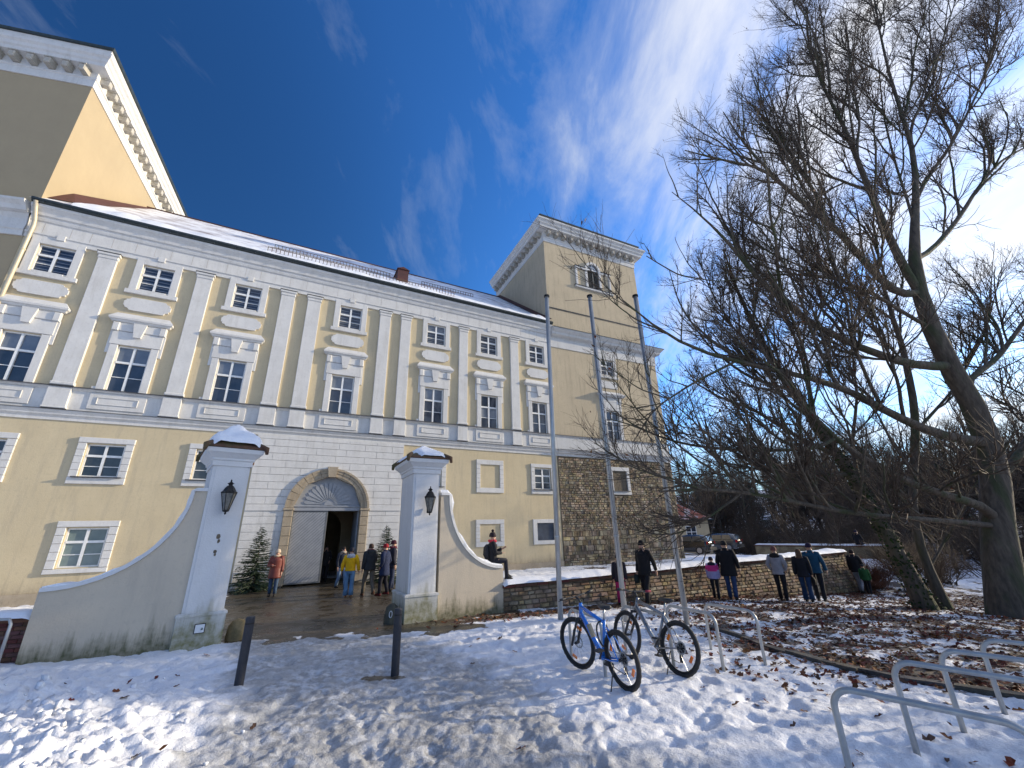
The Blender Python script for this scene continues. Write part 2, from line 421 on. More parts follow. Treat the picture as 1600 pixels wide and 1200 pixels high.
M['roof_bare'] = mat('red_brown_roof', (.20, .07, .045), (.14, .055, .04), rough=.75, scale=2.5)
# ---------------------------------------------------------------- ground: one sheet to the horizon, fine near the camera
def seg_dist(x, y, P):
    d = np.full(np.shape(x), 1e9)
    for (ax, ay), (bx_, by) in zip(P[:-1], P[1:]):
        ux, uy = bx_ - ax, by - ay; t = np.clip(((x - ax) * ux + (y - ay) * uy) / (ux * ux + uy * uy), 0, 1)
        d = np.minimum(d, np.hypot(x - ax - t * ux, y - ay - t * uy))
    return d
PATH = [(-9.2, 21.1), (-4.5, 10.9), (-2.2, 7.2), (-.9, 4.2), (-.2, 1.0)]
def masks(x, y):
    s, w = sw(x, y)
    big = fbm(x * .9, y * .9, 5); mid = fbm(x * 3.1 + 5, y * 3.1, 5)
    pd = seg_dist(x, y, PATH)
    line = (y - 9.75) - (x + 6.2) * .17 + (mid - .5) * 1.6
    wet = sstep(-.15, .25, line) * (1 - sstep(2.2, 3.1, pd + (big - .5) * 1.5 - sstep(12, 16, y) * .9))
    wet = np.maximum(wet, sstep(.35, .12, np.hypot((x + 1.95) / 1.9, (y - 7.35) / .42) - (mid - .5) * .5) )
    wet = np.maximum(wet, (1 - sstep(.8, 1.25, np.hypot((x + 1.9) / 1.15, (y - 10.9) / .42) + (mid - .5) * .6)))
    slush = (1 - sstep(1.2, 2.6, pd + (mid - .5) * 1.2)) * (1 - sstep(9.8, 10.8, y))
    slush = np.maximum(slush, .75 * (1 - sstep(.6, 1.5, np.hypot((x + .2) / 2.4, (y - 4.3) / .9))))
    a = x * .9 + y * .44
    leaf = sstep(2.2, 6.5, x + (y - 7) * .1 + (big - .5) * 3) * sstep(6.2, 9.2, y + (x - 3) * .25 + (big - .5) * 2.5)
    far = sstep(24, 40, np.hypot(x, y))
    leaf = leaf * (1 - far)
    edge = sstep(4.1, 5.2, x) * np.exp(-((y - (8.9 - (x - 4) * .95)) / .55) ** 2) * (x < 8)
    strip = np.exp(-((w - 12.1) / .45) ** 2) * (s > 2) * (s < 22)          # bare earth along the foot of the wall
    strip = np.maximum(strip, np.exp(-((w - 11.5) / .6) ** 2) * (s > 2.2) * (s < 5))
    bare = np.clip(leaf * (.62 + 1.1 * (big - .5) + 1.3 * (mid - .5)) + edge * 1.1 + strip * .9, 0, 1)
    snow = 1 - bare
    return snow, slush, wet, bare
rr = np.concatenate([[.5], np.geomspace(1.2, 34, 490), np.geomspace(35, 900, 90)])
az = np.radians(np.concatenate([np.arange(-180, -58, 4.0), np.arange(-58, 66, .22), np.arange(66, 180, 4.0)]))
RR, AZ = np.meshgrid(rr, az, indexing='ij')
gx = RR * np.sin(AZ); gy = RR * np.cos(AZ)
snow_, slush_, wet_, bare_ = masks(gx, gy)
h = G0(gx, gy)
near = 1 - sstep(25, 60, RR)
lump = (fbm(gx * 2.3, gy * 2.3, 5, .55) - .5) * .10 + (fbm(gx * 9, gy * 9, 3, .6) - .5) * .045
foot = np.clip(fbm(gx * 4.6 + 31, gy * 4.6, 2) - .56, 0, 1) * -.22
h = h + near * (lump + foot) * (.25 + .75 * snow_) * (1 - .82 * wet_) * (1 - .3 * slush_) + .02 * near * (snow_ - .5) * (1 - wet_)
h = h + (fbm(gx * 14 + 3, gy * 14, 3, .6) - .5) * .045 * slush_ * near
# heaped snow cleared to the left of the path
bk = seg_dist(gx, gy, [(-9.0, 6.6), (-6.3, 5.9), (-4.6, 5.0), (-3.9, 3.6), (-3.9, 1.0)])
heap = np.exp(-(bk / 1.25) ** 2)
h = h + heap * (.16 + .34 * fbm(gx * 1.7 + 9, gy * 1.7 + 4, 4, .55) * 1.0 + .16 * np.abs(fbm(gx * 5.5, gy * 5.5 + 7, 3) - .5) * 2 - .12)
h = h + (fbm(gx * .05, gy * .05, 3) - .5) * 3 * sstep(60, 140, RR)
nR, nA = RR.shape
idx = np.arange(nR * nA).reshape(nR, nA)
a_ = idx[:-1, :]; b_ = idx[1:, :]
Q = np.stack([a_, b_, np.roll(b_, -1, 1), np.roll(a_, -1, 1)], -1).reshape(-1, 4)
V = np.stack([gx, gy, h], -1).reshape(-1, 3)
def ground_mat():
    m = D.materials.new('snowy_ground'); m.use_nodes = True; t = m.node_tree; b = t.nodes['Principled BSDF']
    tc = N(t, 'ShaderNodeTexCoord')
    def noise(sc, det=8, rough=.65, dist=0):
        n = N(t, 'ShaderNodeTexNoise'); n.inputs['Scale'].default_value = sc; n.inputs['Detail'].default_value = det
        n.inputs['Roughness'].default_value = rough; n.inputs['Distortion'].default_value = dist; L(t, tc, 'Object', n, 'Vector'); return n.outputs[0]
    def attr(a):
        n = N(t, 'ShaderNodeAttribute'); n.attribute_name = a; return n.outputs['Fac']
    sn, sl, we = attr('snow'), attr('slush'), attr('wet')
    nf, nm, nb = noise(34, 6), noise(6.5, 9, .7), noise(1.4, 6)
    earth = mixc(t, ramp(t, nf, [(.3, 0.), (.7, 1.)]), (.045, .030, .020), (.13, .085, .055))
    earth = mixc(t, ramp(t, nm, [(.5, 0.), (.66, .8)]), earth, (.055, .06, .025))
    snow = mixc(t, ramp(t, nf, [(.3, 0.), (.7, 1.)]), (.78, .80, .85), (.86, .87, .90))
    k = math_(t, 'ADD', sn, math_(t, 'MULTIPLY', math_(t, 'SUBTRACT', nm, .5), 1.9))
    k = math_(t, 'ADD', k, math_(t, 'MULTIPLY', math_(t, 'SUBTRACT', nf, .5), .5))
    c = mixc(t, ramp(t, k, [(.40, 0.), (.50, 1.)]), earth, snow)
    ice = mixc(t, ramp(t, nm, [(.42, 0.), (.60, 1.)]), (.19, .19, .188), (.60, .62, .655))
    ice = mixc(t, ramp(t, nb, [(.45, 0.), (.62, .75)]), ice, (.33, .33, .328))
    k2 = math_(t, 'ADD', sl, math_(t, 'MULTIPLY', math_(t, 'SUBTRACT', nm, .5), 1.5))
    sf = ramp(t, k2, [(.35, 0.), (.85, .85)])
    c = mixc(t, sf, c, ice)
    asph = mixc(t, ramp(t, nf, [(.3, 0.), (.7, 1.)]), (.032, .025, .017), (.085, .068, .045))
    asph = mixc(t, ramp(t, nm, [(.58, 0.), (.68, .35)]), asph, (.34, .31, .27))
    k3 = math_(t, 'ADD', we, math_(t, 'MULTIPLY', math_(t, 'SUBTRACT', nf, .5), .9))
    wf = ramp(t, k3, [(.42, 0.), (.56, 1.)])
    c = mixc(t, wf, c, asph)
    t.links.new(c, b.inputs['Base Color'])
    r = mixc(t, wf, mixc(t, sf, (.62,) * 3, (.38,) * 3), mixc(t, ramp(t, nb, [(.4, 0.), (.6, 1.)]), (.16,) * 3, (.5,) * 3))
    t.links.new(r, b.inputs['Roughness'])
    hh = math_(t, 'ADD', math_(t, 'MULTIPLY', nf, .55), math_(t, 'MULTIPLY', nm, 1.3))
    bp = N(t, 'ShaderNodeBump'); bp.inputs['Distance'].default_value = .035
    t.links.new(math_(t, 'SUBTRACT', .85, math_(t, 'MULTIPLY', wf, .62)), bp.inputs['Strength'])
    t.links.new(hh, bp.inputs['Height']); L(t, bp, 0, b, 'Normal')
    return m
M['ground'] = ground_mat()
me = fast_mesh('ground', V, Q, M['ground'])
far_ = sstep(60, 90, RR) * .45
for nm_, arr in (('snow', snow_ - far_), ('slush', slush_), ('wet', wet_)):
    at = me.attributes.new(nm_, 'FLOAT', 'POINT'); at.data.foreach_set('value', arr.astype(np.float32).ravel())
link('ground', me, kind='structure')
# height lookup on the finished sheet
def G(x, y):
    x = np.atleast_1d(np.asarray(x, float)); y = np.atleast_1d(np.asarray(y, float))
    r = np.hypot(x, y); a = np.arctan2(x, y)
    i = np.clip(np.interp(r, rr, np.arange(nR)), 0, nR - 1.001); j = np.clip(np.interp(a, az, np.arange(nA)), 0, nA - 1.001)
    i0 = i.astype(int); j0 = j.astype(int); fi = i - i0; fj = j - j0
    return (h[i0, j0] * (1 - fi) * (1 - fj) + h[i0 + 1, j0] * fi * (1 - fj) + h[i0, j0 + 1] * (1 - fi) * fj + h[i0 + 1, j0 + 1] * fi * fj)
def Gz(x, y): return float(G(x, y)[0])

# ---------------------------------------------------------------- castle: local x along the facade, -y towards the courtyard, z up
RZ = pi / 2 - HD
castle = thing('manor_house', 'long pale yellow baroque manor wing with white pilasters and a snow dusted roof', 'building', (P0[0], P0[1], 0), RZ)

def wall_holes(mb, x0, x1, z0, z1, y, holes, depth=.22, mi=0):
    """front wall sheet at y with rectangular openings and their reveals"""
    xs = sorted({x0, x1, *[v for h_ in holes for v in (h_[0], h_[1])]}); zs = sorted({z0, z1, *[v for h_ in holes for v in (h_[2], h_[3])]})
    for a, b in zip(xs, xs[1:]):
        for c, d in zip(zs, zs[1:]):
            mx, mz = (a + b) / 2, (c + d) / 2
            if any(h_[0] < mx < h_[1] and h_[2] < mz < h_[3] for h_ in holes): continue
            mb.add([(a, y, c), (b, y, c), (b, y, d), (a, y, d)], [(0, 1, 2, 3)], rnd=.5, mi=mi)
    for a, b, c, d in holes:
        q = y + depth
        mb.add([(a, y, c), (a, y, d), (a, q, d), (a, q, c)], [(0, 1, 2, 3)], mi=mi)
        mb.add([(b, y, c), (b, q, c), (b, q, d), (b, y, d)], [(0, 1, 2, 3)], mi=mi)
        mb.add([(a, y, c), (a, q, c), (b, q, c), (b, y, c)], [(0, 1, 2, 3)], mi=mi)
        mb.add([(a, y, d), (b, y, d), (b, q, d), (a, q, d)], [(0, 1, 2, 3)], mi=mi)

def sash_window(parent, cx, z0, z1, wd, glasses, rows=(1 / 3,), y=.10, extra=None, name='window', surround=None, slats=False, sub=()):
    """one window: the surround is the part, sash, panes and sill are its pieces. rows: heights of the transoms from the top as fractions"""
    o = surround.build(name, [M['white'], M['lead'], M['snow']], parent)
    hw = wd / 2; fr = .055; mid = .045
    s = MB(); s.box(cx - hw, cx - hw + fr, y - .05, y + .02, z0, z1); s.box(cx + hw - fr, cx + hw, y - .05, y + .02, z0, z1)
    s.box(cx - hw + fr, cx + hw - fr, y - .05, y + .02, z0, z0 + fr); s.box(cx - hw + fr, cx + hw - fr, y - .05, y + .02, z1 - fr, z1)
    s.box(cx - mid, cx + mid, y - .07, y + .015, z0 + fr, z1 - fr)
    H = z1 - z0; zt = z1 - H * rows[0]
    for a, b in ((cx - hw + fr, cx - mid), (cx + mid, cx + hw - fr)): s.box(a, b, y - .065, y + .012, zt - mid, zt + mid)
    bars = []
    for r in rows[1:]:
        zb = z1 - H * r; bars.append(zb)
        for a, b in ((cx - hw + fr, cx - mid), (cx + mid, cx + hw - fr)): s.box(a, b, y - .035, y + .01, zb - .014, zb + .014)
    s.build('sash_frame', M['sash'], o)
    edges = [z1 - fr, zt] + bars + [z0 + fr]
    for i in range(len(edges) - 1):
        g = glasses[min(i, len(glasses) - 1)]
        if g == 'glass' and random.random() < .16: g = 'glass_curtain' if i == 0 else 'glass_warm'
        for a, b in ((cx - hw + fr - .01, cx - mid + .01), (cx + mid - .01, cx + hw - fr + .01)):
            q = MB(); t = random.uniform(-.007, .007)
            q.add([(a, y + .0 + t, edges[i + 1] - .01), (b, y - t, edges[i + 1] - .01), (b, y + .0 - t, edges[i] + .01), (a, y + t, edges[i] + .01),
                   (a, y + .012, edges[i + 1]), (b, y + .012, edges[i + 1]), (b, y + .012, edges[i]), (a, y + .012, edges[i])], [(0, 1, 2, 3), (5, 4, 7, 6)])
            q.build('pane', M[g], o)
    if slats:
        q = MB(); z = z0 + .14
        while z < z1 - .08:
            q.box(cx - hw + .08, cx - .06, y - .018, y - .006, z, z + .035); q.box(cx + .06, cx + hw - .08, y - .018, y - .006, z, z + .035); z += .155
        q.build('blind', M['slat'], o)
    for nm_, mb_, mt_ in sub: mb_.build(nm_, mt_, o)
    return o

X_L, X_R = -12.88, 14.45
holes = []
wins = []
topc = [-11.7, -8.1, -4.36, .74, 5.86, 9.50, 13.22]
for i, c in enumerate(topc):
    holes.append((c - .6, c + .6, 13.22, 14.55)); wins.append(('top', c, 13.22, 14.55, i))
    holes.append((c - .58, c + .58, 8.16, 10.3)); wins.append(('tall', c, 8.16, 10.3, i))
lowc = [-11.55, -8.03, -4.36, 5.87, 13.25]
for c in lowc: holes.append((c - .6, c + .6, 4.54, 5.86)); wins.append(('low', c, 4.54, 5.86, 0))
holes.append((-8.43, -7.21, 1.16, 2.58)); wins.append(('lowest', -7.82, 1.16, 2.58, 0))
holes.append((-12.2, -11.0, 1.16, 2.58)); wins.append(('lowest', -11.6, 1.16, 2.58, 1))
holes.append((12.64, 13.88, 1.52, 2.52))
wb = MB()
GX, GR, GZ0 = .76, 1.53, 3.35                     # gateway centre, arch radius, spring line
lower = [h_ for h_ in holes if h_[2] < 7]; upper = [h_ for h_ in holes if h_[2] > 7]
wall_holes(wb, X_L, X_R, -1.2, 7.0, 0, lower + [(GX - 1.56, GX + 1.56, -1.2, 4.95)])
wall_holes(wb, X_L, X_R, 7.0, 15.2, .0, upper)
wb.box(X_L, X_R - .02, 9.6, 9.8, -1, 16.3)        # rear wall
wb.build('wall', M['yellow'], castle)

def quoin_surround(cx, z0, z1, sx0, sx1, sz0, sz1, proud=.075):
    s = MB(); q = []
    hw = [cx - .62, cx + .62] if z0 > 3 else [cx - .635, cx + .635]
    n = 5; dz = (z1 - z0 + .06) / n
    for k in range(n):
        a = z0 - .03 + k * dz
        s.cbox(sx0, hw[0], -proud, .0, a + .006, a + dz - .006, b=.008); s.cbox(hw[1], sx1, -proud, .0, a + .006, a + dz - .006, b=.008)
    s.cbox(sx0 - .01, sx1 + .01, -proud - .015, 0, z1 + .04, sz1, b=.012)
    s.cbox(sx0 - .01, sx1 + .01, -proud - .015, 0, sz0, z0 - .04, b=.012)
    sill = MB(); sill.box(sx0 + .12, sx1 - .12, -proud - .12, .02, z0 - .045, z0 - .012)
    return s, sill

for kind, c, z0, z1, i in wins:
    if kind == 'top':
        s = MB(); P = .09
        s.cbox(c - .88, c - .6, -P, 0, 13.0, 14.84); s.cbox(c + .6, c + .88, -P, 0, 13.0, 14.84)
        s.cbox(c - .6, c + .6, -P, 0, 14.56, 14.84); s.cbox(c - .98, c + .98, -P - .03, 0, 12.93, 13.13)
        s.cbox(c - .5, c + .5, -P - .02, 0, 13.13, 13.2)
        s.cbox(c - .14, c + .14, -P - .05, 0, 14.84, 15.1)
        sash_window(castle, c, z0, z1, 1.2, ['glass', 'glass'], (.38, .69), surround=s, slats=True)
    elif kind == 'tall':
        s = MB(); P = .10
        s.cbox(c - .86, c - .58, -P, 0, 8.18, 10.3); s.cbox(c + .58, c + .86, -P, 0, 8.18, 10.3)
        s.cbox(c - .98, c - .83, -P + .03, 0, 9.9, 11.0); s.cbox(c + .83, c + .98, -P + .03, 0, 9.9, 11.0)
        s.cbox(c - .9, c + .9, -P - .01, 0, 10.32, 10.95)
        s.cbox(c - .8, c + .8, -P - .03, 0, 10.97, 11.38, b=.03)
        s.cbox(c - .96, c - .72, -P - .09, 0, 10.95, 11.36, b=.03); s.cbox(c + .72, c + .96, -P - .09, 0, 10.95, 11.36, b=.03)
        s.prism([(c - .13, 10.7), (c + .13, 10.7), (c + .24, 11.38), (c - .24, 11.38)], -P - .13, 0)
        s.cbox(c - .99, c - .86, -P + .02, 0, 8.14, 8.3)
        hood = MB()
        hood.sweep([(c - .95, 0), (c - .95, -.08), (c + .95, -.08), (c + .95, 0)], [(-.02, 11.36), (.10, 11.40), (.13, 11.46), (.19, 11.50), (.20, 11.58), (.0, 11.86), (-.08, 11.86)])
        hood.box(c - .9, c + .9, -.08, .0, 11.38, 11.84)
        g = [['glass_curtain', 'glass', 'glass']] * 3 + [['glass_curtain', 'glass', 'glass'], ['glass', 'glass', 'glass'], ['glass', 'glass_curtain', 'glass'], ['glass', 'glass', 'glass']]
        sash_window(castle, c, z0, z1, 1.16, g[i], (.36, .68), surround=s, sub=(('window_hood', hood, [M['white']]),))
    elif kind == 'low':
        s, sill = quoin_surround(c, z0, z1, c - .88, c + .88, 4.25, 6.12)
        sash_window(castle, c, z0, z1, 1.2, ['glass', 'glass'], (.36, .68), surround=s, sub=(('window_sill', sill, [M['lead']]),), y=.12)
        gr = MB()
    else:
        s, sill = quoin_surround(c, z0, z1, c - .9, c + .9, .96, 2.84)
        sash_window(castle, c, z0, z1, 1.22, ['glass_green', 'glass_green'], (.36, .68), surround=s, y=.12)
# blind windows and the louvred vent of the ground floor
for c, a, b, d, e in ((9.52, 4.26, 6.18, 4.54, 5.9), (9.5, 1.29, 2.75, 1.55, 2.5)):
    s = MB()
    n = 5; dz = (e - d) / n
    for k in range(n):
        s.cbox(c - .89, c - .645, -.075, 0, d + k * dz + .005, d + (k + 1) * dz - .005, b=.008); s.cbox(c + .645, c + .89, -.075, 0, d + k * dz + .005, d + (k + 1) * dz - .005, b=.008)
    s.cbox(c - .89, c + .89, -.08, 0, e + .005, b, b=.01); s.cbox(c - .89, c + .89, -.08, 0, a, d - .005, b=.01)
    s.build('blind_window_frame', M['white'], castle)
s = MB(); c = 13.26
for x0, x1, a, b in ((c - .9, c - .62, 1.3, 2.74), (c + .62, c + .9, 1.3, 2.74), (c - .62, c + .62, 2.52, 2.74), (c - .62, c + .62, 1.3, 1.52)): s.cbox(x0, x1, -.075, 0, a, b, b=.01)
v = s.build('vent_frame', M['white'], castle)
q = MB(); z = 1.54
while z < 2.5:
    q.add([(c - .62, .02, z), (c + .62, .02, z), (c + .62, .09, z + .055), (c - .62, .09, z + .055)], [(0, 1, 2, 3)]); q.box(c - .62, c + .62, .01, .025, z - .008, z + .008); z += .062
q.build('louvre', M['slat'], v); q = MB(); q.box(c - .62, c + .62, .12, .14, 1.52, 2.52); q.build('backing', M['slat'], v)

# giant pilasters with pedestals, cartouches and panels
for a, b in ((-10.31, -9.64), (-6.59, -5.94), (-2.85, -2.19), (-1.55, -.88), (2.36, 2.98), (3.62, 4.22), (7.38, 7.97), (11.08, 11.70)):
    s = MB(); s.cbox(a, b, -.13, 0, 8.2, 14.42, b=.012); s.cbox(a - .03, b + .03, -.16, 0, 14.42, 14.60, b=.03); s.cbox(a - .07, b + .07, -.2, 0, 14.6, 14.73, b=.02)
    s.cbox(a - .04, b + .04, -.17, 0, 8.2, 8.34, b=.03)
    p = s.build('pilaster', M['white'], castle)
    q = MB(); q.box(a - .09, b + .09, -.22, 0, 14.73, 14.755); q.build('flashing', M['lead'], p)
    s = MB(); s.cbox(a - .02, b + .02, -.19, 0, 7.26, 8.1, b=.012); s.cbox(a - .05, b + .05, -.22, 0, 7.2, 7.28, b=.02)
    s.build('pedestal', M['white'], castle)
def cartouche(cx, cz, w, hh):
    pts = []
    base = [(1.0, -.30), (.93, -.42), (.93, -.62), (.80, -.70), (.74, -.95), (.60, -1.0), (-.60, -1.0), (-.74, -.95), (-.80, -.70), (-.93, -.62), (-.93, -.42), (-1.0, -.30),
            (-1.0, .30), (-.93, .42), (-.93, .62), (-.80, .70), (-.74, .95), (-.6, 1.0), (.6, 1.0), (.74, .95), (.80, .70), (.93, .62), (.93, .42), (1.0, .30)]
    return [(cx + a * w, cz + b * hh) for a, b in base[::-1]][::-1]
for i, c in enumerate(topc):
    s = MB(); s.prism(cartouche(c, 12.40, .86, .33), -.085, 0)
    cart = s.build('cartouche', M['white'], castle)
    s = MB(); s.cbox(c - .94, c + .94, -.10, 0, 7.3, 8.02, b=.012)
    f = MB(); x0, x1, a, b = c - .68, c + .68, 7.5, 7.83
    for u0, u1, v0, v1 in ((x0, x1, b - .03, b), (x0, x1, a, a + .03), (x0, x0 + .03, a + .03, b - .03), (x1 - .03, x1, a + .03, b - .03)): f.cbox(u0, u1, -.135, -.10, v0, v1, b=.008)
    pn = s.build('parapet_panel', M['white'], castle); f.build('moulding', M['white'], pn)
# entablatures, string courses, cornices
FA = [(X_L, 0), (X_R, 0)]
def sw_path(name, prof, m, path=FA, parent=castle, sub=None):
    s = MB(); s.sweep(path, prof); return s.build(name, m, parent)
sw_path('parapet_band', [(0, 7.2), (.055, 7.2), (.055, 8.02), (.09, 8.04), (.15, 8.10), (.15, 8.14), (0, 8.17)], M['white'])
sw_path('ledge_flashing', [(0, 8.172), (.155, 8.142), (.245, 8.125), (.245, 8.14), (.155, 8.175), (0, 8.21)], M['lead'])
sw_path('string_cornice', [(0, 6.74), (.05, 6.74), (.05, 6.86), (.08, 6.90), (.14, 6.95), (.155, 7.02), (.21, 7.08), (.225, 7.15), (0, 7.17)], M['white'])
sw_path('cornice_flashing', [(0, 7.172), (.235, 7.152), (.26, 7.13), (.26, 7.15), (0, 7.20)], M['lead'])
sw_path('frieze', [(0, 14.755), (.07, 14.755), (.07, 14.95), (.12, 14.98), (.12, 15.04), (.06, 15.05), (.06, 15.62), (.12, 15.66), (.16, 15.76), (.17, 15.84)], M['white'])
sw_path('eaves_cornice', [(.17, 15.842), (.24, 15.88), (.27, 16.0), (.31, 16.06), (.38, 16.14), (.44, 16.20), (.46, 16.30), (.1, 16.4)], M['white'])
s = MB(); gp = [(.46 + .10 * cos(a), 16.42 + .11 * sin(a)) for a in np.linspace(pi, 2 * pi, 9)] + [(.54, 16.42)]
s.sweep(FA, gp); s.tube([(X_L, -.56, 16.425), (X_R, -.56, 16.425)], .018, 6)
s.box(X_L, X_R, -.60, -.30, 16.40, 16.50)
k = X_L + .4
while k < X_R: s.box(k, k + .03, -.58, -.4, 16.30, 16.44); k += .9
s.build('gutter', M['gutter'], castle)
# joints of the frieze stones
s = MB(); xk = X_L + .5; j = 0
while xk < X_R: s.box(xk, xk + .008, -.064, -.05, 15.06, 15.6); xk += .62 + .3 * random.random()
s.build('frieze_joint', M['trim'], castle, kind='stuff')

# rusticated gate bay: every block is a stone
bay0, bay1 = -2.72, 4.27
s = MB(); s.box(bay0, GX - 1.56, -.085, 0, -1.0, 6.74); s.box(GX + 1.56, bay1, -.085, 0, -1.0, 6.74); s.box(GX - 1.56, GX + 1.56, -.085, 0, 4.92, 6.74)
rb = s.build('gate_bay', M['white'], castle)
RO = 1.90
def half_w(z):
    if z <= GZ0: return RO - .12
    d = (RO - .12) ** 2 - (z - GZ0) ** 2
    return sqrt(d) if d > 0 else 0
zc = .62; row = 0; CH = .338
block_mesh = []
while zc < 6.6:
    zt = min(zc + CH, 6.72)
    if 3.18 < zc < 3.5: zt = 3.52
    if abs(zc - 3.18) < .17: zc = zt; row += 1; continue
    spans = []
    if zc < GZ0 + RO - .15:
        spans = [(bay0, 'L'), ('R', bay1)]
    xs = []
    off = .0 if row % 2 else .62
    def piece(pts): block_mesh.append(pts)
    x = bay0
    cuts = [bay0]; x = bay0 + (.75 if row % 2 else 1.35)
    while x < bay1 - .4: cuts.append(x); x += 1.28 + .12 * ((row * 7 + len(cuts)) % 3)
    cuts.append(bay1)
    for a, b in zip(cuts, cuts[1:]):
        a2, b2 = a + .009, b - .009
        zl, zh = zc + .009, zt - .009
        segs = 8
        if zl >= GZ0 + RO - .12: piece([(a2, zl), (b2, zl), (b2, zh), (a2, zh)]); continue
        # left of the arch
        lw = lambda z: GX - half_w(z); rw = lambda z: GX + half_w(z)
        zz_ = np.linspace(zl, zh, segs)
        if a2 < lw(zh) - .05:
            pts = [(a2, zl)] + [(min(b2, lw(z)), z) for z in zz_ if min(b2, lw(z)) > a2 + .01] + [(a2, zh)]
            if len(pts) > 3: piece(pts)
            if b2 > rw(zh) + .05:
                a3 = a2; pts = [(b2, zh)] + [(max(a2, rw(z)), z) for z in zz_[::-1] if max(a2, rw(z)) < b2 - .01] + [(b2, zl)]
                if len(pts) > 3: piece(pts)
        elif b2 > rw(zh) + .05:
            pts = [(b2, zh)] + [(max(a2, rw(z)), z) for z in zz_[::-1] if max(a2, rw(z)) < b2 - .01] + [(b2, zl)]
            if len(pts) > 3: piece(pts)
    zc = zt; row += 1
for pts in block_mesh:
    # drop duplicate points
    P_ = [pts[0]]
    for p in pts[1:]:
        if hypot(p[0] - P_[-1][0], p[1] - P_[-1][1]) > 1e-4: P_.append(p)
    if len(P_) < 3: continue
    q = MB(); q.prism(P_, -.125 - random.uniform(0, .004), -.08); q.build('stone_block', M['white'], rb)
for a, b in ((bay0, GX - RO + .1), (GX + RO - .1, bay1)):
    s = MB(); s.cbox(a, b, -.17, -.08, 3.21, 3.50, b=.02); s.build('impost_band', M['white'], rb)
    s = MB(); s.cbox(a, b, -.145, -.08, .02, .6, b=.03); s.build('base_course', M['white'], rb)
# stone archway: jamb stones, arch ring stones and keystone
def ring(a0, a1, r0, r1, y0, y1):
    n = 5; A = np.linspace(a0, a1, n)
    return [(GX + r0 * cos(t), GZ0 + r0 * sin(t)) for t in A[::-1]] + [(GX + r1 * cos(t), GZ0 + r1 * sin(t)) for t in A]
arch = MB(); arch.prism(ring(0, pi, GR + .02, RO - .02, 0, 0)[::-1][::-1], -.14, .3)
ar = arch.build('archway', M['trim'], castle)
NV = 15
for k in range(NV):
    a0 = pi * k / NV + .006; a1 = pi * (k + 1) / NV - .006
    for r0, r1, y0 in ((GR - .02, GR + .14, -.17), (GR + .145, RO - .10, -.20), (RO - .1, RO, -.235)):
        q = MB(); q.prism(ring(a0, a1, r0, r1, 0, 0), y0, -.12); q.build('arch_stone', M['trim'], ar)
for sgn in (-1, 1):
    z = 0.0; k = 0
    while z < GZ0 - .05:
        zt = min(z + .42, GZ0 - .01); x0, x1 = sorted((GX + sgn * (GR - .02), GX + sgn * RO))
        q = MB(); q.cbox(x0, x1, -.20, .3, z + .006, zt - .006, b=.015); q.build('jamb_stone', M['trim'], ar); z = zt
q = MB(); q.cbox(GX - RO - .05, GX - GR + .05, -.25, .0, 3.24, 3.34, b=.02); q.build('impost', M['trim'], ar)
q = MB(); q.cbox(GX + GR - .05, GX + RO + .05, -.25, .0, 3.24, 3.34, b=.02); q.build('impost', M['trim'], ar)
q = MB(); q.prism([(GX - .17, 4.82), (GX + .17, 4.82), (GX + .24, 5.32), (GX - .24, 5.32)], -.31, -.1); q.build('keystone', M['trim'], ar)
# gate: fan tympanum, transom, one shut leaf, one leaf folded inwards
s = MB(); A = np.linspace(0, pi, 25); s.prism([(GX + GR * cos(t), 3.46 + (GR - .1) * sin(t)) for t in A], .1, .18)
gate = s.build('gate', M['doorgrey'], castle)
s = MB(); s.cbox(GX - GR, GX + GR, .0, .16, 3.22, 3.46, b=.02); s.cbox(GX - GR, GX + GR, -.04, .16, 3.40, 3.47, b=.02); s.build('transom', M['doorgrey'], gate)
for k in range(15):
    t0, t1 = pi * (k + .12) / 15, pi * (k + .88) / 15; tm = (t0 + t1) / 2
    pts = [(GX + .26 * cos(tm) - 0, 3.5 + .26 * sin(tm))] 
    q = MB(); rr_ = 1.10
    poly = [(GX + .28 * cos(t0 * .5 + tm * .5), 3.52 + .28 * sin(t0 * .5 + tm * .5)), ] + [(GX + (rr_ - .12) * cos(t0), 3.52 + (rr_ - .12) * sin(t0)), (GX + (rr_ - .03) * cos(t0 * .6 + tm * .4), 3.52 + (rr_ - .03) * sin(t0 * .6 + tm * .4)), (GX + rr_ * cos(tm), 3.52 + rr_ * sin(tm)),
            (GX + (rr_ - .03) * cos(t1 * .6 + tm * .4), 3.52 + (rr_ - .03) * sin(t1 * .6 + tm * .4)), (GX + (rr_ - .12) * cos(t1), 3.52 + (rr_ - .12) * sin(t1))] + [(GX + .28 * cos(t1 * .5 + tm * .5), 3.52 + .28 * sin(t1 * .5 + tm * .5))]
    q.prism(poly, .065, .11); q.build('fan_ray', M['doorgrey'], gate)
q = MB(); q.prism([(GX + .2 * cos(t), 3.5 + .2 * sin(t)) for t in np.linspace(0, pi, 9)], .06, .11); q.build('fan_boss', M['doorgrey'], gate)
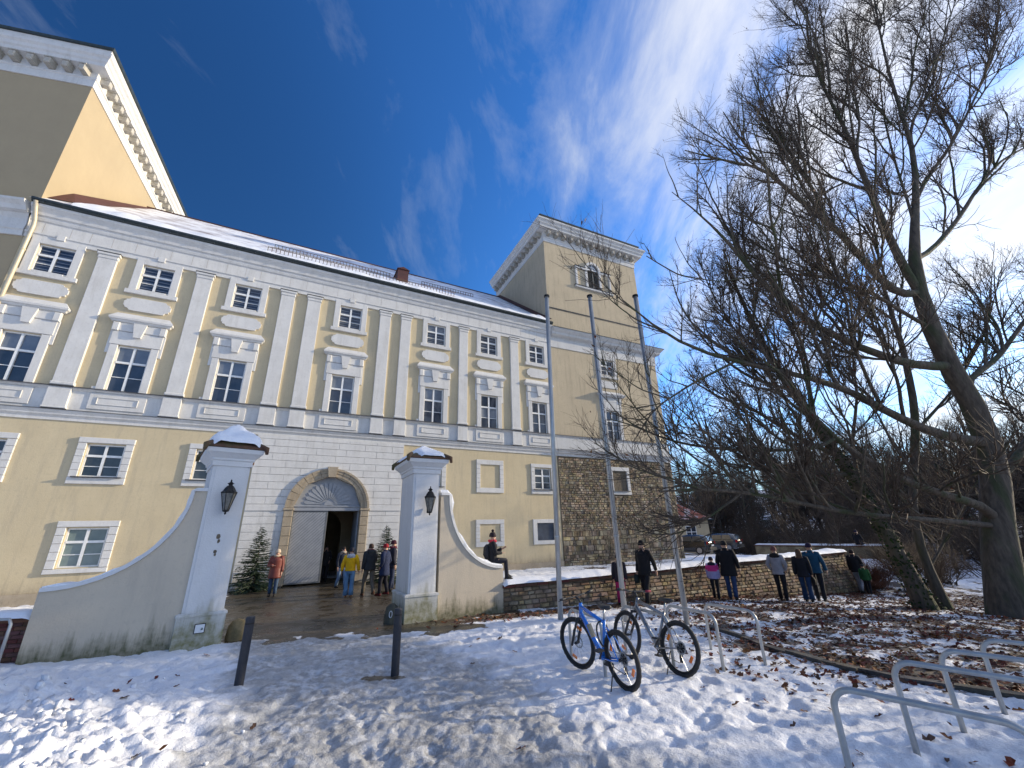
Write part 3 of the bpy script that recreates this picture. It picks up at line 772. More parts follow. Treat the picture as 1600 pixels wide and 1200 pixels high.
def leaf_boards(x0, x1, z0, z1, sgn=1):
    """planks laid on the diagonal, clipped to the leaf"""
    out = []; step = .15
    c = z0 - (x1 - x0)
    while c < z1:
        pts = []
        lo_, hi_ = c + .012, c + step - .012
        # strip between z = lo + (x-x0) and z = hi + (x-x0), clipped to the rectangle
        poly = [(x0, lo_), (x1, lo_ + (x1 - x0)), (x1, hi_ + (x1 - x0)), (x0, hi_)]
        for ax, val, keep in ((1, z0, 1), (1, z1, -1)):
            res = []
            for i in range(len(poly)):
                a, b = poly[i], poly[(i + 1) % len(poly)]
                ia = (a[ax] - val) * keep >= 0; ib = (b[ax] - val) * keep >= 0
                if ia: res.append(a)
                if ia != ib:
                    t = (val - a[ax]) / (b[ax] - a[ax]); res.append((a[0] + t * (b[0] - a[0]), a[1] + t * (b[1] - a[1])))
            poly = res
            if len(poly) < 3: break
        if len(poly) >= 3: out.append(poly)
        c += step
    return out
lf = MB(); lf.box(GX - GR, GX + .03, .10, .15, .03, 3.22)
for a, b, c, d in ((GX - GR, GX - GR + .07, .03, 3.22), (GX - .06, GX + .03, .03, 3.22), (GX - GR + .07, GX - .06, 3.16, 3.22), (GX - GR + .07, GX - .06, .03, .1)): lf.cbox(a, b, .05, .1, c, d, b=.008)
lfo = lf.build('gate_leaf', M['doorback'], gate)
for poly in leaf_boards(GX - GR + .07, GX - .06, .1, 3.16):
    q = MB(); q.prism(poly, .052, .09); q.build('plank', M['doorgrey'], lfo)
lf = MB(); lf.box(GX + GR - .09, GX + GR - .03, .22, 1.75, .03, 3.22); lf.build('gate_leaf', M['doorgrey'], gate)
# vaulted passage behind the gate
s = MB(); A = np.linspace(0, pi, 13); ax0, ax1 = GX - 1.8, GX + 1.8
prof = [(ax1, 0.0)] + [(GX + 1.8 * cos(t), 3.0 + 1.55 * sin(t)) for t in A] + [(ax0, 0.0)]
n = len(prof); v = [(x, .3, z) for x, z in prof] + [(x, 9.6, z) for x, z in prof]
s.add(v, [(i, i + 1, n + i + 1, n + i) for i in range(n - 1)])
s.box(ax0 - .3, GX - 1.2, 4.4, 4.8, 0, 4.6); s.box(GX + 1.2, ax1 + .3, 4.4, 4.8, 0, 4.6)
s.prism([(GX - 1.2, 2.4)] + [(GX + 1.2 * cos(t), 2.4 + 1.2 * sin(t)) for t in A[::-1]] + [(GX + 1.2, 4.6), (GX - 1.2, 4.6)], 4.4, 4.8)
s.box(ax0 - .2, GX - .9, 9.3, 9.6, 0, 4.7); s.box(GX + .9, ax1 + .2, 9.3, 9.6, 0, 4.7)
s.prism([(GX - .9, 2.1)] + [(GX + .9 * cos(t), 2.1 + .9 * sin(t)) for t in A[::-1]] + [(GX + .9, 4.7), (GX - .9, 4.7)], 9.3, 9.6)
s.build('passage', M['passage'], castle)

# main roof, snow lying on it, snow guards and the roof hatch
RG = (8.0, 23.35)
s = MB(); s.add([(X_L - .1, -.55, 16.45), (X_R, -.55, 16.45), (X_R, RG[0], RG[1]), (X_L - .1, RG[0], RG[1]), (X_R, 16.4, 16.45), (X_L - .1, 16.4, 16.45)], [(0, 1, 2, 3), (3, 2, 4, 5)])
rf = s.build('roof', M['roof'], castle)
s = MB(); s.tube([(X_L - .1, RG[0], RG[1] + .02), (X_R, RG[0], RG[1] + .02)], .07, 6); s.build('ridge', M['roofred'], rf)
slope = (RG[1] - 16.45) / (RG[0] + .55)
def on_roof(y): return 16.45 + (y + .55) * slope
s = MB(); s.prism([(0, 0)], 0, 0) if False else None
xs_ = np.arange(X_L + 1.2, X_R - .05, .16); ys_ = np.linspace(-.5, 1.15, 13)
gxx, gyy = np.meshgrid(xs_, ys_, indexing='ij')
endy = .45 + .5 * fbm(gxx * .6, gxx * 0 + 2, 3) + .55 * sstep(-8, -12.5, gxx) * 2
th = np.clip((endy - gyy) / .5, 0, 1) * (.05 + .20 * fbm(gxx * 1.8, gyy * 1.8, 4)) * (.3 + np.clip(fbm(gxx * .8 + 7, gxx * 0, 3) * 1.5 - .1, 0, 1))
th[:, 0] = -.02
zz2 = on_roof(gyy) + th + .012
ii = np.arange(zz2.size).reshape(zz2.shape)
Qs = np.stack([ii[:-1, :-1], ii[1:, :-1], ii[1:, 1:], ii[:-1, 1:]], -1).reshape(-1, 4)
link('snow_bank', fast_mesh('snow_bank', np.stack([gxx, gyy, zz2], -1).reshape(-1, 3), Qs, M['snow']), rf, kind='stuff')
def snow_guard(x0, x1, y, hgt=.42, step=.17, m='rust'):
    z = on_roof(y); s = MB()
    for zz3 in (z + .1, z + hgt): s.tube([(x0, y, zz3), (x1, y, zz3)], .018, 5)
    x = x0
    while x <= x1: s.box(x, x + .03, y - .01, y + .01, z + .05, z + hgt); x += step
    s.build('snow_guard', M[m], rf)
snow_guard(-3.9, 7.0, -.15, .40, .2)
snow_guard(-3.9, 3.2, 2.6, .30, .2); snow_guard(5.4, 9.4, 2.6, .30, .2)
bx_, by_ = 3.9, 2.1
s = MB(); zb = on_roof(by_); s.box(bx_ - .36, bx_ + .36, by_ - .3, by_ + .7, zb - .3, zb + .72)
s.prism([(bx_ - .43, zb + .72), (bx_ + .43, zb + .72), (bx_, zb + .9)], by_ - .38, by_ + 1.0)
s.build('roof_hatch', M['roofred'], rf)
# downpipe in the corner
s = MB(); s.tube([(-12.72, -.55, 16.35), (-12.70, -.40, 16.0), (-12.66, -.24, 15.55), (-12.66, -.17, 15.3), (-12.66, -.17, 0)], .075, 10)
for z in np.arange(2, 15, 2.4): s.tube([(-12.66, -.17, z), (-12.66, -.17, z + .05)], .095, 10)
s.build('downpipe', M['pipe'], castle)
# snow on the small ledges of the lower windows and along the plinth
for a, b, d in ((X_L, bay0, .34), (bay1, X_R, .30)): s = MB(); s.box(a, b, -.05, .0, -1, d); s.build('plinth', M['trim'], castle)

# ---------------------------------------------------------------- right corner tower
tx, ty = P0[:2] + UU * 14.45
tower = thing('corner_tower', 'square yellow corner tower with bare rubble stone base and dentilled cornice', 'tower', (tx, ty, 0), RZ - radians(2.1))
TW, TD, TL = 9.35, 9.3, 10.1
s = MB(); th_ = [(4.4, 5.62, 13.2, 14.42), (4.4, 5.6, 8.18, 10.33), (4.42, 5.62, 4.56, 5.88)]
wall_holes(s, 0, TL, 6.7, 15.2, 0, th_[:2]); wall_holes(s, 0, TW, 15.2, 24.4, -.0, [(4.02, 5.18, 20.64, 22.55)])
s.add([(TL, 0, -2), (TL, TD + .6, -2), (TL, TD + .6, 15.2), (TL, 0, 15.2)], [(0, 1, 2, 3)]); s.add([(TW, 0, 15.2), (TW, TD, 15.2), (TW, TD, 24.4), (TW, 0, 24.4)], [(0, 1, 2, 3)])
s.add([(0, 0, 10), (0, 0, 24.4), (0, TD, 24.4), (0, TD, 10)], [(0, 1, 2, 3)]); s.add([(0, TD, 10), (TW, TD, 10), (TW, TD, 24.4), (0, TD, 24.4)], [(3, 2, 1, 0)])
s.add([(0, TD + .6, -2), (TL, TD + .6, -2), (TL, TD + .6, 15.2), (0, TD + .6, 15.2)], [(3, 2, 1, 0)])
s.build('wall', M['tower_yellow'], tower)
TP = [(-.02, TD), (0, 0), (TW, 0), (TW, TD)]; TPL = [(0.02, 0), (TL, 0), (TL, TD)]
def tsw(name, prof, m, path): q = MB(); q.sweep(path, prof); return q.build(name, M[m], tower)
tsw('string_course', [(0, 18.02), (.05, 18.02), (.06, 18.08), (.03, 18.12), (0, 18.12)], 'lead', [(0, 0), (TW, 0), (TW, TD)])
tsw('frieze', [(0, 24.14), (.05, 24.14), (.05, 24.48), (.10, 24.52), (.10, 24.62), (.04, 24.64), (.04, 25.02), (.14, 25.06)], 'white', TP)
tsw('cornice', [(.1, 25.05), (.55, 25.10), (.58, 25.28), (.68, 25.36), (.72, 25.52), (.84, 25.62), (.86, 25.74), (.1, 25.9)], 'white', TP)
tsw('attic_band', [(.1, 25.88), (.42, 25.90), (.42, 26.22), (.1, 26.24)], 'white', TP)
tsw('roof_edge', [(.0, 26.22), (.5, 26.22), (.52, 26.32), (.0, 26.5)], 'gutter', TP)
q = MB(); q.add([(-.5, -.5, 26.3), (TW + .5, -.5, 26.3), (TW + .5, TD + .5, 26.3), (-.5, TD + .5, 26.3), (TW / 2, TD / 2, 27.6)], [(0, 1, 4), (1, 2, 4), (2, 3, 4), (3, 0, 4)]); q.build('roof', M['gutter'], tower)
mod = MB(); mod.cbox(-.13, .13, -.42, 0, -.17, .17, b=.04); mod.box(-.16, .16, -.46, 0, .17, .22)
mm = mod.mesh('modillion', M['white'])
for k in range(13): link('modillion', mm, tower, (.35 + k * (TW - .7) / 12, -.04, 24.84))
for k in range(13): link('modillion', mm, tower, (-.04, .35 + k * (TD - .7) / 12, 24.84), (0, 0, -pi / 2))
tsw('parapet_band', [(0, 7.2), (.055, 7.2), (.055, 8.04), (.12, 8.10), (.12, 8.14), (0, 8.17)], 'white', TPL)
tsw('ledge_flashing', [(0, 8.172), (.12, 8.145), (.16, 8.13), (.16, 8.15), (0, 8.21)], 'lead', TPL)
tsw('string_cornice', [(0, 6.74), (.06, 6.74), (.06, 6.86), (.10, 6.90), (.20, 6.95), (.22, 7.02), (.32, 7.08), (.34, 7.15), (0, 7.17)], 'white', TPL)
tsw('cornice_flashing', [(0, 7.172), (.35, 7.152), (.38, 7.13), (.38, 7.15), (0, 7.2)], 'lead', TPL)
tsw('frieze_lower', [(0, 14.75), (.05, 14.75), (.05, 15.5), (.10, 15.56), (.16, 15.62), (.2, 15.66)], 'white', TPL)
tsw('cornice_lower', [(.2, 15.6), (.36, 15.70), (.40, 15.84), (.52, 15.96), (.60, 16.04), (.62, 16.14), (.0, 16.3)], 'white', TPL)
tsw('cornice_lower_flashing', [(.0, 16.31), (.62, 16.15), (.66, 16.12), (.66, 16.16), (0, 16.36)], 'gutter', TPL)
q = MB(); q.add([(X_R - 14.45, -.02, 0)] * 3, [(0, 1, 2)]) if False else None
s = MB(); c = 5.01; P = .09
s.cbox(c - .88, c - .6, -P, 0, 13.0, 14.75); s.cbox(c + .6, c + .88, -P, 0, 13.0, 14.75); s.cbox(c - .6, c + .6, -P, 0, 14.46, 14.75); s.cbox(c - .95, c + .95, -P - .03, 0, 12.93, 13.1)
sash_window(tower, c, 13.2, 14.42, 1.2, ['glass', 'glass'], (.38, .69), surround=s)
s = MB(); s.cbox(c - .8, c + .8, -.06, 0, 12.12, 12.72, b=.02); s.build('apron_panel', M['white'], tower)
s = MB(); s.cbox(c - .86, c - .58, -P, 0, 8.18, 10.33); s.cbox(c + .58, c + .86, -P, 0, 8.18, 10.33); s.cbox(c - .9, c + .9, -P - .01, 0, 10.35, 11.0)
s.cbox(c - .96, c - .7, -P - .07, 0, 10.95, 11.36, b=.03); s.cbox(c + .7, c + .96, -P - .07, 0, 10.95, 11.36, b=.03); s.cbox(c - .7, c + .7, -P - .02, 0, 11.0, 11.36, b=.03)
hood = MB(); hood.sweep([(c - 1.0, 0), (c - 1.0, -.2), (c + 1.0, -.2), (c + 1.0, 0)], [(-.1, 11.36), (.10, 11.40), (.13, 11.46), (.19, 11.50), (.20, 11.58), (-.1, 11.8), (-.18, 11.8)]); hood.box(c - .95, c + .95, -.2, 0, 11.37, 11.78)
sash_window(tower, c, 8.18, 10.33, 1.18, ['glass', 'glass', 'glass'], (.36, .68), surround=s, sub=(('window_hood', hood, [M['white']]),))
s, sill = quoin_surround(c, 4.56, 5.88, c - .86, c + .86, 4.3, 6.18, proud=.12)
sash_window(tower, c, 4.56, 5.88, 1.2, ['glass', 'glass'], (.36, .68), surround=s, sub=(('window_sill', sill, [M['lead']]),), y=.1)
# three-light belfry window
c = 4.6
s = MB(); A = np.linspace(0, pi, 17)
s.prism([(c + .58 * cos(t), 22.55 + .58 * sin(t)) for t in A] + [(c - .78, 22.55)] + [(c + .78 * cos(t), 22.55 + .78 * sin(t)) for t in A[::-1]], -.13, 0)
for a, b in ((c - 1.78, c - 1.58), (c - .80, c - .58), (c + .58, c + .80), (c + 1.58, c + 1.78)): s.cbox(a, b, -.10, 0, 20.72, 22.36, b=.012)
for a, b in ((c - 1.78, c - .58), (c + .58, c + 1.78)): s.cbox(a - .02, b + .02, -.14, 0, 22.36, 22.55, b=.02)
s.cbox(c - 1.9, c + 1.9, -.16, 0, 20.52, 20.70, b=.03)
bw = s.build('belfry_window', M['white'], tower)
q = MB(); q.box(c - 1.86, c - .74, -.2, 0, 22.552, 22.575); q.box(c + .74, c + 1.86, -.2, 0, 22.552, 22.575); q.box(c - 1.95, c + 1.95, -.2, 0, 20.702, 20.725); q.build('flashing', M['lead'], bw)
q = MB(); q.prism([(c + .57 * cos(t), 22.55 + .57 * sin(t)) for t in A], -.012, -.004); q.build('fanlight', M['glass_curtain'], bw)
q = MB()
for t in (pi / 2,): q.box(c - .02, c + .02, -.04, -.01, 22.55, 23.12)
q.box(c - .57, c + .57, -.05, -.01, 22.53, 22.6); q.prism([(c + .3 * cos(t), 22.55 + .3 * sin(t)) for t in A] + [(c + .33 * cos(t), 22.55 + .33 * sin(t)) for t in A[::-1]], -.035, -.01); q.build('glazing_bar', M['sash'], bw)
q = MB(); q.box(c - .58, c + .58, .15, .17, 20.6, 22.56); q.build('backing', M['dark'], bw)
z = 20.66
while z < 22.5:
    for a, b in ((c - .57, c - .03), (c + .03, c + .57)):
        q = MB(); q.add([(a, -.01, z), (b, -.01, z), (b, .10, z + .11), (a, .10, z + .11), (a, 0, z - .012), (b, 0, z - .012), (b, .11, z + .098), (a, .11, z + .098)], [(0, 1, 2, 3), (5, 4, 7, 6), (0, 4, 5, 1)]); q.build('slat', M['louvre'], bw)
    z += .115
q = MB(); q.box(c - .03, c + .03, -.02, .02, 20.6, 22.55); q.build('mullion', M['louvre'], bw)
# rubble base: coursed, uneven stones with a little batter
s = MB(); s.box(.02, TL, -.02, .3, -2, 6.72); s.box(TL - .3, TL + .02, .0, TD + .7, -2, 6.72); s.build('rubble_core', M['mortar'], tower)
s = MB(); z = -.6
while z < 6.66:
    hgt = random.uniform(.09, .19) * (1.9 if z < 1.9 and random.random() < .6 else 1); zt = min(z + hgt, 6.7)
    x = .03
    while x < TL:
        w_ = random.uniform(.12, .34) * (1.6 if z < 1.9 and random.random() < .5 else 1); x1 = min(x + w_, TL + .02)
        if not (c + .41 - .9 < (x + x1) / 2 < c + .41 + .9 and 4.25 < (z + zt) / 2 < 6.2):
            g = .012; d = random.uniform(.025, .085); j = lambda: random.uniform(-.012, .012)
            s.add([(x + g, 0, z + g), (x1 - g, 0, z + g), (x1 - g, 0, zt - g), (x + g, 0, zt - g),
                   (x + g + .012 + j(), -d, z + g + .012 + j()), (x1 - g - .012 + j(), -d + j(), z + g + .012 + j()), (x1 - g - .012 + j(), -d, zt - g - .012 + j()), (x + g + .012 + j(), -d + j(), zt - g - .012 + j())],
                  [(4, 5, 6, 7), (0, 1, 5, 4), (1, 2, 6, 5), (2, 3, 7, 6), (3, 0, 4, 7)])
        x = x1
    z = zt
s.build('rubble_stone', M['stone'], tower, kind='stuff')
# red flashing where the roof meets the tower, in the tower's own frame it follows the roof slope
# ---------------------------------------------------------------- left tower and wing (turned a little more towards the camera)
lx, ly = P0[:2] + UU * X_L
ltower = thing('stair_tower', 'tall yellow tower rising at the left edge above the roof with bracketed white cornice', 'tower', (lx, ly, 0), pi / 2 - radians(75.5))
k9 = radians(8.5); LB = 12.2
back = (-LB * sin(k9), LB * cos(k9)); FL = -13.0
foot_ = [(FL, 0), (0, 0), back, (FL + back[0], back[1])]
s = MB(); s.vprism([foot_[0], foot_[1], foot_[2], foot_[3]], 15.0, 24.6); s.box(FL, -.01, .0, .4, -1, 15.1); s.build('wall', M['warm_yellow'], ltower)
LP = [(FL, 0), (0, 0), back, (FL + back[0], back[1])]
def lsw(name, prof, m, path=LP): q = MB(); q.sweep(path, prof); return q.build(name, M[m], ltower)
lsw('frieze', [(0, 24.14), (.05, 24.14), (.05, 24.58), (.10, 24.62), (.10, 24.72), (.04, 24.74), (.04, 25.16), (.14, 25.2)], 'white')
lsw('cornice', [(.1, 25.19), (.42, 25.24), (.45, 25.42), (.52, 25.50), (.55, 25.66), (.64, 25.76), (.66, 25.92), (.1, 26.05)], 'white')
lsw('attic_band', [(.1, 26.04), (.50, 26.06), (.50, 26.34), (.1, 26.36)], 'white')
lsw('roof_edge', [(0, 26.34), (.58, 26.34), (.62, 26.46), (0, 26.64)], 'gutter')
q = MB(); q.add([(FL, -.5, 26.4), (.5, -.5, 26.4), (back[0] + .5, back[1] + .5, 26.4), (FL + back[0], back[1] + .5, 26.4), (FL / 2 + back[0] / 2, back[1] / 2, 27.9)], [(0, 1, 4), (1, 2, 4), (2, 3, 4), (3, 0, 4)]); q.build('roof', M['gutter'], ltower)
for k in range(17):
    t = (k + .5) / 17; link('modillion', mm, ltower, (back[0] * t + .04 * cos(k9), back[1] * t + .04 * sin(k9), 24.95), (0, 0, pi / 2 + k9))
for k in range(18): link('modillion', mm, ltower, (-.4 - k * .72, -.04, 24.95))
lsw('eaves_frieze', [(0, 14.75), (.07, 14.75), (.07, 15.0), (.12, 15.04), (.06, 15.05), (.06, 15.62), (.17, 15.84)], 'white', [(FL, 0), (-.03, 0)])
lsw('eaves_cornice', [(.17, 15.842), (.36, 15.88), (.44, 16.06), (.60, 16.20), (.62, 16.30), (0, 16.4)], 'white', [(FL, 0), (-.03, 0)])
lsw('lintel_hood', [(0, 21.55), (.1, 21.6), (.14, 21.7), (0, 21.8)], 'white', [(-5.6, 0), (-4.3, 0)])
# red metal apron between roof and stair tower
q = MB(); y0_, y1_ = .2, 8.4
q.add([(-12.95 + .02, y0_, on_roof(y0_) + .05), (-12.15, y0_ + .6, on_roof(y0_ + .6) + .05), (-9.6, y1_ - .5, on_roof(y1_ - .5 - .9) + .06), (-11.9, y1_ - .4, on_roof(7.9) + .12), (-12.7, 1.6, on_roof(1.6) + .45)], [(0, 1, 2, 3, 4)])
q.build('roof_valley', M['roofred'], rf)
q = MB(); q.add([(X_R - .45, -.5, on_roof(-.5) + .07), (X_R - .02, -.5, on_roof(-.5) + .07), (X_R - .02, 8.0, on_roof(8) + .07), (X_R - .35, 8.0, on_roof(8) + .07), (X_R - .02, -.5, on_roof(-.5) + .3), (X_R - .02, 8.0, on_roof(8) + .3)], [(0, 1, 2, 3), (0, 3, 5, 4)])
q.build('roof_apron', M['roofred'], rf)
# ---------------------------------------------------------------- garden (terrace) wall of rubble with a brick and snow cap
def frame_from(a, b):
    """origin and rotation of a local frame whose x axis runs from a to b"""
    return (a[0], a[1], 0), atan2(b[1] - a[1], b[0] - a[0]), hypot(b[0] - a[0], b[1] - a[1])
WA, WB = (-.42, 12.78), (14.75, 20.30)
o_, rz_, LW = frame_from(WA, WB)
gw = thing('garden_wall', 'long low stone wall with red brick coping under a strip of snow', 'wall', o_, rz_)
def wloc(x): return WA[0] + x / LW * (WB[0] - WA[0]), WA[1] + x / LW * (WB[1] - WA[1])
def wtop(x): return .50 + .012 * x
s = MB(); s.add([(0, -.0, -2), (LW, -.28, -2), (LW, .05, wtop(LW)), (0, .05, wtop(0)), (0, .5, -2), (LW, .5, -2), (LW, .42, wtop(LW)), (0, .42, wtop(0))],
                [(0, 1, 2, 3), (5, 4, 7, 6), (1, 5, 6, 2), (4, 0, 3, 7), (3, 2, 6, 7)]); s.build('wall_core', M['mortar'], gw)
stones = []
z = -1.3
while z < .62:
    hgt = random.uniform(.09, .15); x = .02
    while x < LW + .02:
        w_ = random.uniform(.14, .34); x1 = min(x + w_, LW)
        if x1 - x < .05: break
        wx_, wy_ = wloc((x + x1) / 2); gz = float(G0(wx_ + .5 * NN[0], wy_ + .5 * NN[1])) - .22
        if z + hgt > gz and z + hgt < wtop(x) + .01: stones.append((x, x1, z, z + hgt))
        x = x1
    z += hgt
random.shuffle(stones)
px_size = lambda q: (q[1] - q[0]) / hypot(*wloc(q[0]))
stones.sort(key=px_size, reverse=True)
def stone_into(mb, q, rnd=None):
    x, x1, z, zt = q; g = .008; d = random.uniform(.02, .055); j = lambda: random.uniform(-.012, .012)
    def yb(x, z): return (-.28 * x / LW) + (.05 + .28 * x / LW) * np.clip((z + 2) / (2 + wtop(x)), 0, 1)
    c = [(x + g, z + g), (x1 - g, z + g), (x1 - g, zt - g), (x + g, zt - g)]
    v = [(a, yb(a, b) + .01, b) for a, b in c] + [(a + (.014 if i in (0, 3) else -.014) + j(), yb(a, b) - d + j(), b + (.014 if i < 2 else -.014) + j()) for i, (a, b) in enumerate(c)]
    mb.add(v, [(4, 5, 6, 7), (0, 1, 5, 4), (1, 2, 6, 5), (2, 3, 7, 6), (3, 0, 4, 7)], rnd=rnd)
for q in stones[:290]:
    m_ = MB(); stone_into(m_, q, 0.0); m_.build('stone', M['stone2'], gw)
m_ = MB()
for q in stones[290:]: stone_into(m_, q)
m_.build('small_stones', M['stone2'], gw, kind='stuff')
m_ = MB(); m_.add([(LW, -.28, -2), (LW + .02, .5, -2), (LW + .02, .42, wtop(LW)), (LW + .02, .05, wtop(LW))], [(0, 1, 2, 3)]); m_.build('end_face', M['stone2'], gw)
k = 0; x = 0
while x < LW:
    x1 = min(x + .36, LW + .06); m_ = MB(); z0 = wtop(x) + .004
    m_.cbox(x + .004, x1 - .004, -.07 - .0 * x, .50, z0, z0 + .07, b=.01); m_.build('coping_brick', M['brickcap'], gw); x = x1
def snow_cap(name, L_, y0, y1, ztop, th, parent, nx=160, seed=0, m='snow', ny=9, gaps=0.):
    xs = np.linspace(0, L_, nx); ys = np.linspace(0, 1, ny); A, B = np.meshgrid(xs, ys, indexing='ij')
    prof = np.clip(np.sin(np.clip(B, .02, .98) * pi), 0, 1) ** .45
    t = th * prof * (.55 + .75 * fbm(A * 1.3 + seed, B * 2 + seed, 4)) * np.clip(np.minimum(A, L_ - A) / .12 + .1, 0, 1)
    if gaps: t = t * sstep(gaps - .12, gaps + .02, fbm(A * .9 + seed + 5, B * .7, 3))
    yy = y0 + (y1 - y0) * B + (fbm(A * 2.5 + seed, B * 0 + 3, 3) - .5) * .07 * (B < .2)
    z = (ztop(A) if callable(ztop) else ztop) + t
    z[:, 0] -= .03; z[:, -1] -= .03
    i = np.arange(A.size).reshape(A.shape); Q = np.stack([i[:-1, :-1], i[1:, :-1], i[1:, 1:], i[:-1, 1:]], -1).reshape(-1, 4)
    return link(name, fast_mesh(name, np.stack([A, yy, z], -1).reshape(-1, 3), Q, M[m]), parent, kind='stuff')
snow_cap('snow_cover', LW + .04, -.13, .56, lambda x: wtop(x) + .075, .17, gw, 400, 3)
# second, farther wall across the terrace end
fa, fb = (17.9, 33.6), (21.6, 26.2)
o_, rz_, L2 = frame_from(fa, fb)
fw = thing('low_wall', 'farther low wall with snow on top, behind the two parked cars', 'wall', o_, rz_)
s = MB(); s.cbox(0, L2, 0, .4, -2.5, .62); s.build('wall_body', M['stone2'], fw); s = MB(); s.cbox(-.05, L2 + .05, -.06, .46, .623, .70); s.build('coping', M['brickcap'], fw)
snow_cap('snow_cover', L2, -.05, .45, .70, .10, fw, 90, 8)

# ---------------------------------------------------------------- gate: two pillars and two swept walls
def make_pillar(name, label, corner, head, W_=.72, Dp=1.35, bare=0):
    """corner: front left corner; head: azimuth of the front face"""
    t = thing(name, label, 'gate pillar', (corner[0], corner[1], 0), pi / 2 - head, group='gate pillars')
    z0 = -.4
    s = MB(); s.vprism([(-.07, -.05), (W_ + .05, -.05), (W_ + .05, Dp + .05), (-.07, Dp + .05)], z0, .50, rnd=.5)
    s.sweep([(-.07, Dp + .05), (-.07, -.05), (W_ + .05, -.05), (W_ + .05, Dp + .05)], [(0, .50), (.02, .50), (.015, .55), (-.05, .57)])
    s.build('plinth', M['pillar'], t)
    s = MB(); c = .055
    s.vprism([(c, 0), (W_ - c, 0), (W_ - c, c * .4), (W_, c * .4), (W_, Dp), (0, Dp), (0, c * .4), (c, c * .4)][::1], .5, 3.62, rnd=.5)
    s.build('shaft', M['pillar'], t)
    pth = [(0, Dp), (0, 0), (W_, 0), (W_, Dp)]
    s = MB(); s.sweep(pth, [(-.02, 3.55), (.03, 3.55), (.03, 3.66), (.06, 3.68), (.06, 3.72), (.14, 3.80), (.19, 3.84), (.20, 3.93), (-.1, 3.95)], closed=True); s.build('cornice', M['pillar'], t)
    e = .225; zr = 3.94; zp = 4.52 if not bare else 4.33
    s = MB(); v = [(-e, -e, zr), (W_ + e, -e, zr), (W_ + e, Dp + e, zr), (-e, Dp + e, zr), (W_ / 2, Dp / 2 - .22, zp), (W_ / 2, Dp / 2 + .22, zp), (-e, -e, zr + .03), (W_ + e, -e, zr + .03), (W_ + e, Dp + e, zr + .03), (-e, Dp + e, zr + .03)]
    s.add(v, [(6, 7, 4), (7, 8, 5, 4), (8, 9, 5), (9, 6, 4, 5), (0, 1, 7, 6), (1, 2, 8, 7), (2, 3, 9, 8), (3, 0, 6, 9), (3, 2, 1, 0)])
    s.build('cap_roof', M['rust'], t)
    for cx, cy in ((-e, -e), (W_ + e, -e), (W_ + e, Dp + e), (-e, Dp + e)):
        q = MB(); ax = np.array([W_ / 2 - cx, Dp / 2 - cy]); ax = ax / np.linalg.norm(ax)
        q.tube([(cx - ax[0] * .04, cy - ax[1] * .04, zr - .10), (cx - ax[0] * .02, cy - ax[1] * .02, zr + .03), (cx + ax[0] * .22, cy + ax[1] * .22, zr + .14)], [.035, .06, .05], 7); q.build('hip_tile', M['rust'], t)
    # snow lying on the cap
    n = 26; xs = np.linspace(-e + .03, W_ + e - .03, n); ys = np.linspace(-e + .03, Dp + e - .03, n + 8); A, B = np.meshgrid(xs, ys, indexing='ij')
    ed = np.minimum.reduce([A + e, W_ + e - A, (B + e), (Dp + e - B)])
    base = zr + .03 + (zp - zr - .03) * np.clip(np.minimum(np.minimum(A + e, W_ + e - A) / (W_ / 2 + e), np.minimum(B + e, Dp + e - B) / (Dp / 2 - .22 + e)), 0, 1)
    th = (.10 if bare else .17) * np.clip(ed / .10, 0, 1) ** .5 * (.75 + .7 * (fbm(A * 4 + bare * 3, B * 4, 3) - .2))
    cor = np.minimum.reduce([np.hypot(A - cx, B - cy) for cx, cy in ((-e, -e), (W_ + e, -e))])
    th = th * sstep(.12, .26, cor)
    if bare: th = th * sstep(.30, .46, fbm(A * 2.2 + 11, B * 2.2 + 2, 3) + .25 * (A / W_) ) 
    z = base + th - .012
    i = np.arange(A.size).reshape(A.shape); Q = np.stack([i[:-1, :-1], i[1:, :-1], i[1:, 1:], i[:-1, 1:]], -1).reshape(-1, 4)
    link('snow_cover', fast_mesh('snow_cover', np.stack([A, B, z], -1).reshape(-1, 3), Q, M['snow']), t, kind='stuff')
    return t
HL, HR = radians(50), radians(62)
pil_l = (-6.78, 9.36); pil_r = (-2.74, 11.46)
pl = make_pillar('gate_pillar', 'white gate pillar with a full peaked snow cap and an enamel plate on its plinth, left of the gateway', pil_l, HL)
pr = make_pillar('gate_pillar', 'white gate pillar with a thinner, partly bare snow cap and moss on its plinth, right of the gateway', pil_r, HR, bare=1)
q = MB(); q.box(.27, .43, -.068, -.05, .20, .35); po = q.build('plate', M['plaque'], pl)
q = MB()
for a, b, c, d in ((.26, .44, .19, .2), (.26, .44, .35, .36), (.26, .27, .2, .35), (.43, .44, .2, .35)): q.box(a, b, -.072, -.05, c, d)
q.build('plate_frame', M['iron'], po); q = MB(); q.tube([(.385, -.0755, .245), (.39, -.0755, .265), (.385, -.0755, .285)], [.012, .02, .01], 8, squash=None); q.build('plate_emblem', M['green_logo'], po)
# scars of the plaster on the left pillar
q = MB()
for cx, cz, r in ((.36, 2.03, .045), (.38, 1.93, .03), (.35, 1.72, .032), (.36, 1.66, .02)):
    q.add([(cx + r * (.7 + .5 * random.random()) * cos(a), -.0035, cz + r * 1.4 * (.7 + .5 * random.random()) * sin(a)) for a in np.linspace(0, 2 * pi, 9)[:-1]], [tuple(range(8))])
q.build('plaster_scar', M['mortar'], pl, kind='stuff')

